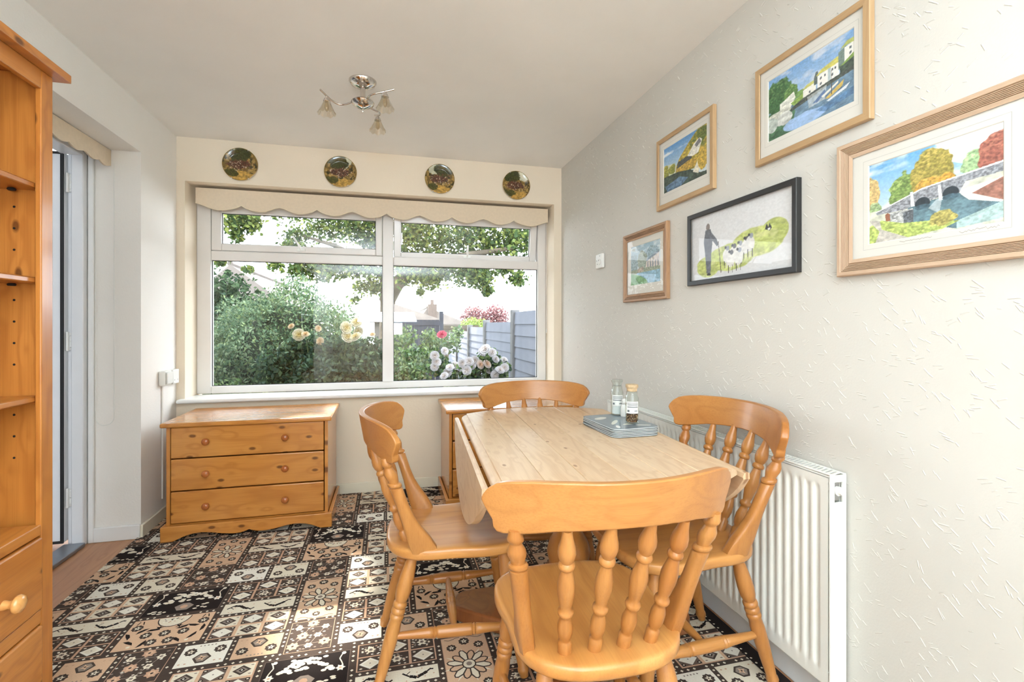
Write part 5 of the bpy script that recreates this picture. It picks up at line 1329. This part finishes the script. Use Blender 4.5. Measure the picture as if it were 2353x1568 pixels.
# fences
FX = 1.62
fr = thing('fence', 'pale grey painted board fence running back along the right of the garden', 'fence', (FX, 6.2, GZ))
cuts = [(2.6, 4.33, 1.32), (4.41, 6.14, 1.32), (6.24, 8.05, 1.195), (8.15, 9.75, 1.115), (9.85, 11.5, 1.02), (11.6, 13.2, .96)]
bm_ = {}
for y0, y1, zt_ in cuts:
    nb = 11; h = (zt_ - GZ - .04) / nb
    for i in range(nb):
        z0 = GZ + .04 + i * h
        key = (round(y1 - y0, 2), round(h, 3))
        if key not in bm_: bm_[key] = MB().add([(0, 0, 0), (.022, 0, 0), (.010, 0, h + .012), (0, 0, h + .012), (0, y1 - y0, 0), (.022, y1 - y0, 0), (.010, y1 - y0, h + .012), (0, y1 - y0, h + .012)], [(0, 1, 2, 3), (4, 7, 6, 5), (0, 3, 7, 4), (1, 5, 6, 2), (0, 4, 5, 1), (3, 2, 6, 7)]).mesh('board')
        b = obj('board', bm_[key], M['fence'], fr); b.location = (-.022, y0 - 6.2, z0 - GZ); b.scale = (-1, 1, 1); b.location.x = .0
for y, zt_ in ((4.37, 1.40), (6.19, 1.365), (8.10, 1.25), (9.80, 1.17), (11.55, 1.08)):
    MB().box(-.055, .05, y - 6.2 - .05, y - 6.2 + .05, 0, zt_ - GZ).build('post', M['fence_post'], fr, bevel=.01)
fd = thing('fence', 'dark blue-grey fence panel across the back of the garden', 'fence', (0, 10.5, GZ))
a, b = at_y(895, 735, 10.5), at_y(1010, 735, 10.5); n = 12
bmsh = MB().box(0, (b.x - a.x) / n - .006, 0, .02, 0, a.z - GZ).mesh('board')
for i in range(n): o = obj('board', bmsh, M['fence_dark'], fd); o.location = (a.x + (b.x - a.x) * i / n, 0, 0)
MB().box(b.x, b.x + .08, -.02, .06, 0, a.z - GZ + .18).build('post', M['fence_dark'], fd); MB().box(a.x, b.x, -.03, -.004, a.z - GZ - .12, a.z - GZ - .03).build('rail', M['fence_dark'], fd)
fb = thing('fence', 'weathered brown fence at the far end behind the roses', 'fence', (0, 13.6, GZ))
a, b = at_y(1012, 748, 13.6), at_y(1100, 748, 13.6); n = 10; bmsh = MB().box(0, (b.x - a.x) / n - .008, 0, .02, 0, a.z - GZ).mesh('board')
for i in range(n): o = obj('board', bmsh, M['fence_brown'], fb); o.location = (a.x + (b.x - a.x) * i / n, 0, 0)
MB().box(a.x, b.x, -.03, -.004, a.z - GZ - .1, a.z - GZ - .02).build('rail', M['fence_brown'], fb)
# houses
def house(label, pl, pr, papex, Y, depth, chim=None, wins=False):
    a, b, t_ = at_y(*pl, Y), at_y(*pr, Y), at_y(*papex, Y); h = thing('house', label, 'house', (0, Y, GZ), group='houses beyond the garden')
    z0, z1 = a.z - GZ, t_.z - GZ; m = MB()
    ax, bx, tx = a.x, b.x, t_.x; ov = .25
    # hipped roof: front triangle with ridge running back
    zb = min(a.z, b.z) - GZ
    m.add([(ax - ov, 0, zb), (bx + ov, 0, zb), (tx, .6, z1), (tx, depth - .6, z1), (ax - ov, depth, zb), (bx + ov, depth, zb), (ax - ov, 0, zb - .12), (bx + ov, 0, zb - .12), (bx + ov, depth, zb - .12), (ax - ov, depth, zb - .12)],
          [(0, 1, 2), (1, 5, 3, 2), (5, 4, 3), (4, 0, 2, 3), (0, 6, 7, 1), (1, 7, 8, 5), (5, 8, 9, 4), (4, 9, 6, 0), (6, 9, 8, 7)])
    rf = m.build('roof', M['roof'], h)
    MB().tube([(tx, .6, z1 + .02), (tx, depth - .6, z1 + .02)], .09, 8).build('ridge_tiles', M['roof'], rf)
    MB().box(ax, bx, .3, depth - .3, 0, zb - .12).build('wall', M['house_far'], h)
    if chim:
        c_ = at_y(*chim, Y + .5); MB().box(c_.x - .28, c_.x + .28, .2, .8, zb, c_.z - GZ).build('chimney', M['brick_chimney'], h); MB().lathe([(0, .12), (1, .10)], (c_.x, .5, c_.z - GZ), (c_.x, .5, c_.z - GZ + .3), 10).build('chimney_pot', M['brick_chimney'], h)
    wx = (ax + bx) / 2
    for x_ in () if not wins else (wx - (bx - ax) * .22, wx + (bx - ax) * .22):
        f = MB().box(x_ - .6, x_ + .6, .25, .32, zb - 1.4, zb - .4).build('window', M['upvc'], h); MB().box(x_ - .5, x_ + .5, .235, .249, zb - 1.3, zb - .5).build('pane', M['glass'], f)
house('house with a wide pale roof seen at the top left of the garden', (430, 705), (650, 700), (515, 602), 17, 9)
house('distant house roof just right of the window mullion, above the dark fence', (860, 735), (1005, 735), (905, 697), 24, 5)
house('distant house with a chimney, right of the dark fence', (965, 745), (1070, 745), (985, 706), 31, 8, (993, 700))
# copper red tree
c = at_y(1115, 735, 19)
rt = thing('tree', 'small copper-red leaved tree above the far fence', 'tree', (c.x, c.y, GZ))
P1 = np.concatenate([ball((-.45, 0, c.z - GZ + .05), (.55, .5, .5), 1300, 301), ball((.42, 0, c.z - GZ + .1), (.55, .5, .52), 1300, 302), ball((0, 0, c.z - GZ - .35), (.8, .6, .4), 900, 303)])
obj('foliage', leaf_mesh('foliage', P1, .11, [(160, 116, 116), (142, 98, 102), (176, 136, 132), (124, 86, 92)], .6, 0, 304), M['leaf'], rt, kind='stuff')
MB().tube([(0, 0, 0), (.05, 0, 1.0), (-.05, 0, c.z - GZ)], [.1, .08, .03], 8).build('trunk', M['bark'], rt)
c = at_y(1090, 745, 17)
hg = thing('shrub', 'bright yellow-green shrub below the copper tree', 'shrub', (c.x, c.y, GZ))
obj('foliage', leaf_mesh('foliage', ball((0, 0, c.z - GZ - .1), (.55, .5, .35), 900, 310), .1, [(140, 158, 84), (120, 142, 74)], .5, 0, 311), M['leaf'], hg, kind='stuff'); stems(hg, (0, 0, 0), [(0, 0, c.z - GZ - .1)], .02)
# oak
OY = 10.2
tr = at_y(890, 760, OY)
oak = thing('tree', 'large oak tree spreading a leafy branch over the garden', 'tree', (tr.x, OY, GZ)); OO = Vector((tr.x, OY, GZ))
def op(x, y, Y): return at_y(x, y, Y) - OO
MB().tube([(0, 0, 0), (.0, 0, .8), op(889, 690, OY), op(886, 600, OY), op(870, 500, OY), op(850, 380, OY), op(870, 200, OY)], [.22, .17, .13, .13, .12, .11, .05], 12).build('trunk', M['bark'], oak, smooth=60)
for pts_, r0 in (([(889, 690, OY), (912, 652, 9.8), (950, 618, 9.5), (1010, 600, 9.2), (1080, 585, 9), (1180, 570, 8.8)], .17), ([(887, 640, OY), (840, 600, 9.9), (770, 565, 9.6), (690, 540, 9.4)], .09), ([(860, 560, OY), (930, 500, 10), (1040, 460, 9.8), (1200, 430, 9.6)], .11), ([(858, 520, OY), (780, 450, 10), (640, 430, 9.8), (540, 470, 9.6)], .09), ([(852, 420, OY), (900, 300, 10.2), (1000, 200, 10)], .09), ([(850, 400, OY), (780, 260, 10.4), (700, 180, 10.4)], .08), ([(880, 560, 10.1), (862, 460, 9.0), (850, 380, 7.6)], .07)):
    p_ = [op(*q) for q in pts_]; MB().tube(p_, [r0 * (1 - .8 * i / (len(p_) - 1)) for i in range(len(p_))], 8).build('branch', M['bark'], oak, smooth=60)
CL = [(940, 625, 38, 9.6, 420), (985, 640, 32, 9.4, 330), (1005, 615, 40, 9.4, 420), (1060, 622, 42, 9.2, 420), (1105, 640, 30, 9.0, 330), (1122, 668, 14, 9.0, 110), (1098, 622, 36, 9.0, 300), (1190, 640, 22, 8.8, 200), (1160, 612, 24, 8.8, 180), (965, 672, 10, 9.4, 60), (1116, 676, 8, 9.0, 40),
      (940, 550, 45, 9.6, 520), (1000, 560, 45, 9.5, 480), (1060, 545, 48, 9.3, 520), (1120, 560, 45, 9.2, 480), (1180, 555, 48, 9.0, 520), (1230, 560, 35, 8.9, 300), (960, 510, 45, 9.6, 400), (1100, 510, 50, 9.3, 420), (1200, 515, 50, 9.1, 420),
      (535, 512, 30, 8.2, 260), (575, 508, 26, 8.2, 200), (545, 545, 14, 8.3, 60), (505, 600, 14, 8.3, 80), (680, 545, 28, 9.4, 190), (660, 570, 18, 9.4, 90), (705, 590, 18, 9.4, 90), (740, 525, 34, 9.6, 240), (790, 520, 40, 9.8, 380), (840, 530, 42, 10, 430), (860, 560, 30, 10, 300), (690, 618, 26, 9.4, 220), (735, 622, 32, 9.5, 320), (770, 615, 32, 9.6, 320), (815, 612, 30, 9.8, 300), (855, 620, 32, 10, 330), (630, 612, 14, 9.3, 70), (860, 660, 22, 10, 160), (830, 660, 20, 10, 90), (815, 690, 12, 10, 50), (570, 620, 10, 8.4, 40)]
pos = []
for i, (x, y, r, Y, n) in enumerate(CL):
    k = Y / 1100. ; pos.append(ball(op(x, y, Y), (r * k, r * k * 1.1, r * k * .85), int(n * 1.25), 400 + i)); pos.append(ball(op(x, y, Y), (r * k * 1.5, r * k * 1.4, r * k * 1.15), int(n * .28), 900 + i))
g = np.random.default_rng(77)
for i in range(330):         # high crown, unseen, added to shade the room from the sun
    cx, cy, cz = g.uniform(-4.2, 3.6), g.uniform(-2.6, 1.8), g.uniform(4.0, 8.8)
    if ((cx / 4.6) ** 2 + ((cz - 5.2) / 3.6) ** 2) > 1: continue
    pos.append(ball((cx, cy, cz), (.75, .75, .55), 400, 500 + i))
pos = np.concatenate(pos)
# leaves cut away along chosen sun rays to shape the sun patches indoors
W0 = pos + np.array(OO); sdv = np.array(SUN_DIR); keep = np.ones(len(pos), bool)
for tx, ty, rad in ((-.28, 1.96, .15), (-.15, 2.30, .08), (-.16, 2.45, .07), (-.10, 1.93, .07), (-.75, 3.2, .2)):
    q = W0 - np.array((tx, ty, 0.0)); d = np.linalg.norm(q - np.outer(q @ sdv, sdv), axis=1); keep &= d > rad
pos = pos[keep]
obj('foliage', leaf_mesh('foliage', pos, .088, OAK, .62, .1, 600), M['leaf'], oak, kind='stuff')
# unseen fence, wall and overhang added to cut daylight at the back door
sw_ = thing('fence', 'tall grey side fence, added unseen outside the back door to cut daylight', 'fence', (-3.1, 2.0, -.03))
bmsh = MB().box(0, .02, 0, .146, 0, 2.15).mesh('board')
for i in range(56): o = obj('board', bmsh, M['fence'], sw_); o.location = (0, -4.2 + .15 * i, 0)
MB().box(.021, .06, -4.2, 4.2, 1.8, 1.89).build('rail', M['fence'], sw_); MB().box(.021, .06, -4.2, 4.2, .3, .39).build('rail', M['fence'], sw_)
tag(MB().box(-3.7, -3.4, -4.5, 5.6, -.3, 5.2).build('wall_light_block', M['house']), kind='structure')  # unseen wall, added to hold sky light back from the door
tag(MB().box(-2.5, XL - .26, -4.5, YW + .6, 2.52, 2.64).build('roof_light_block', M['house']), kind='structure')  # unseen overhang, added to keep sky light off the door frame
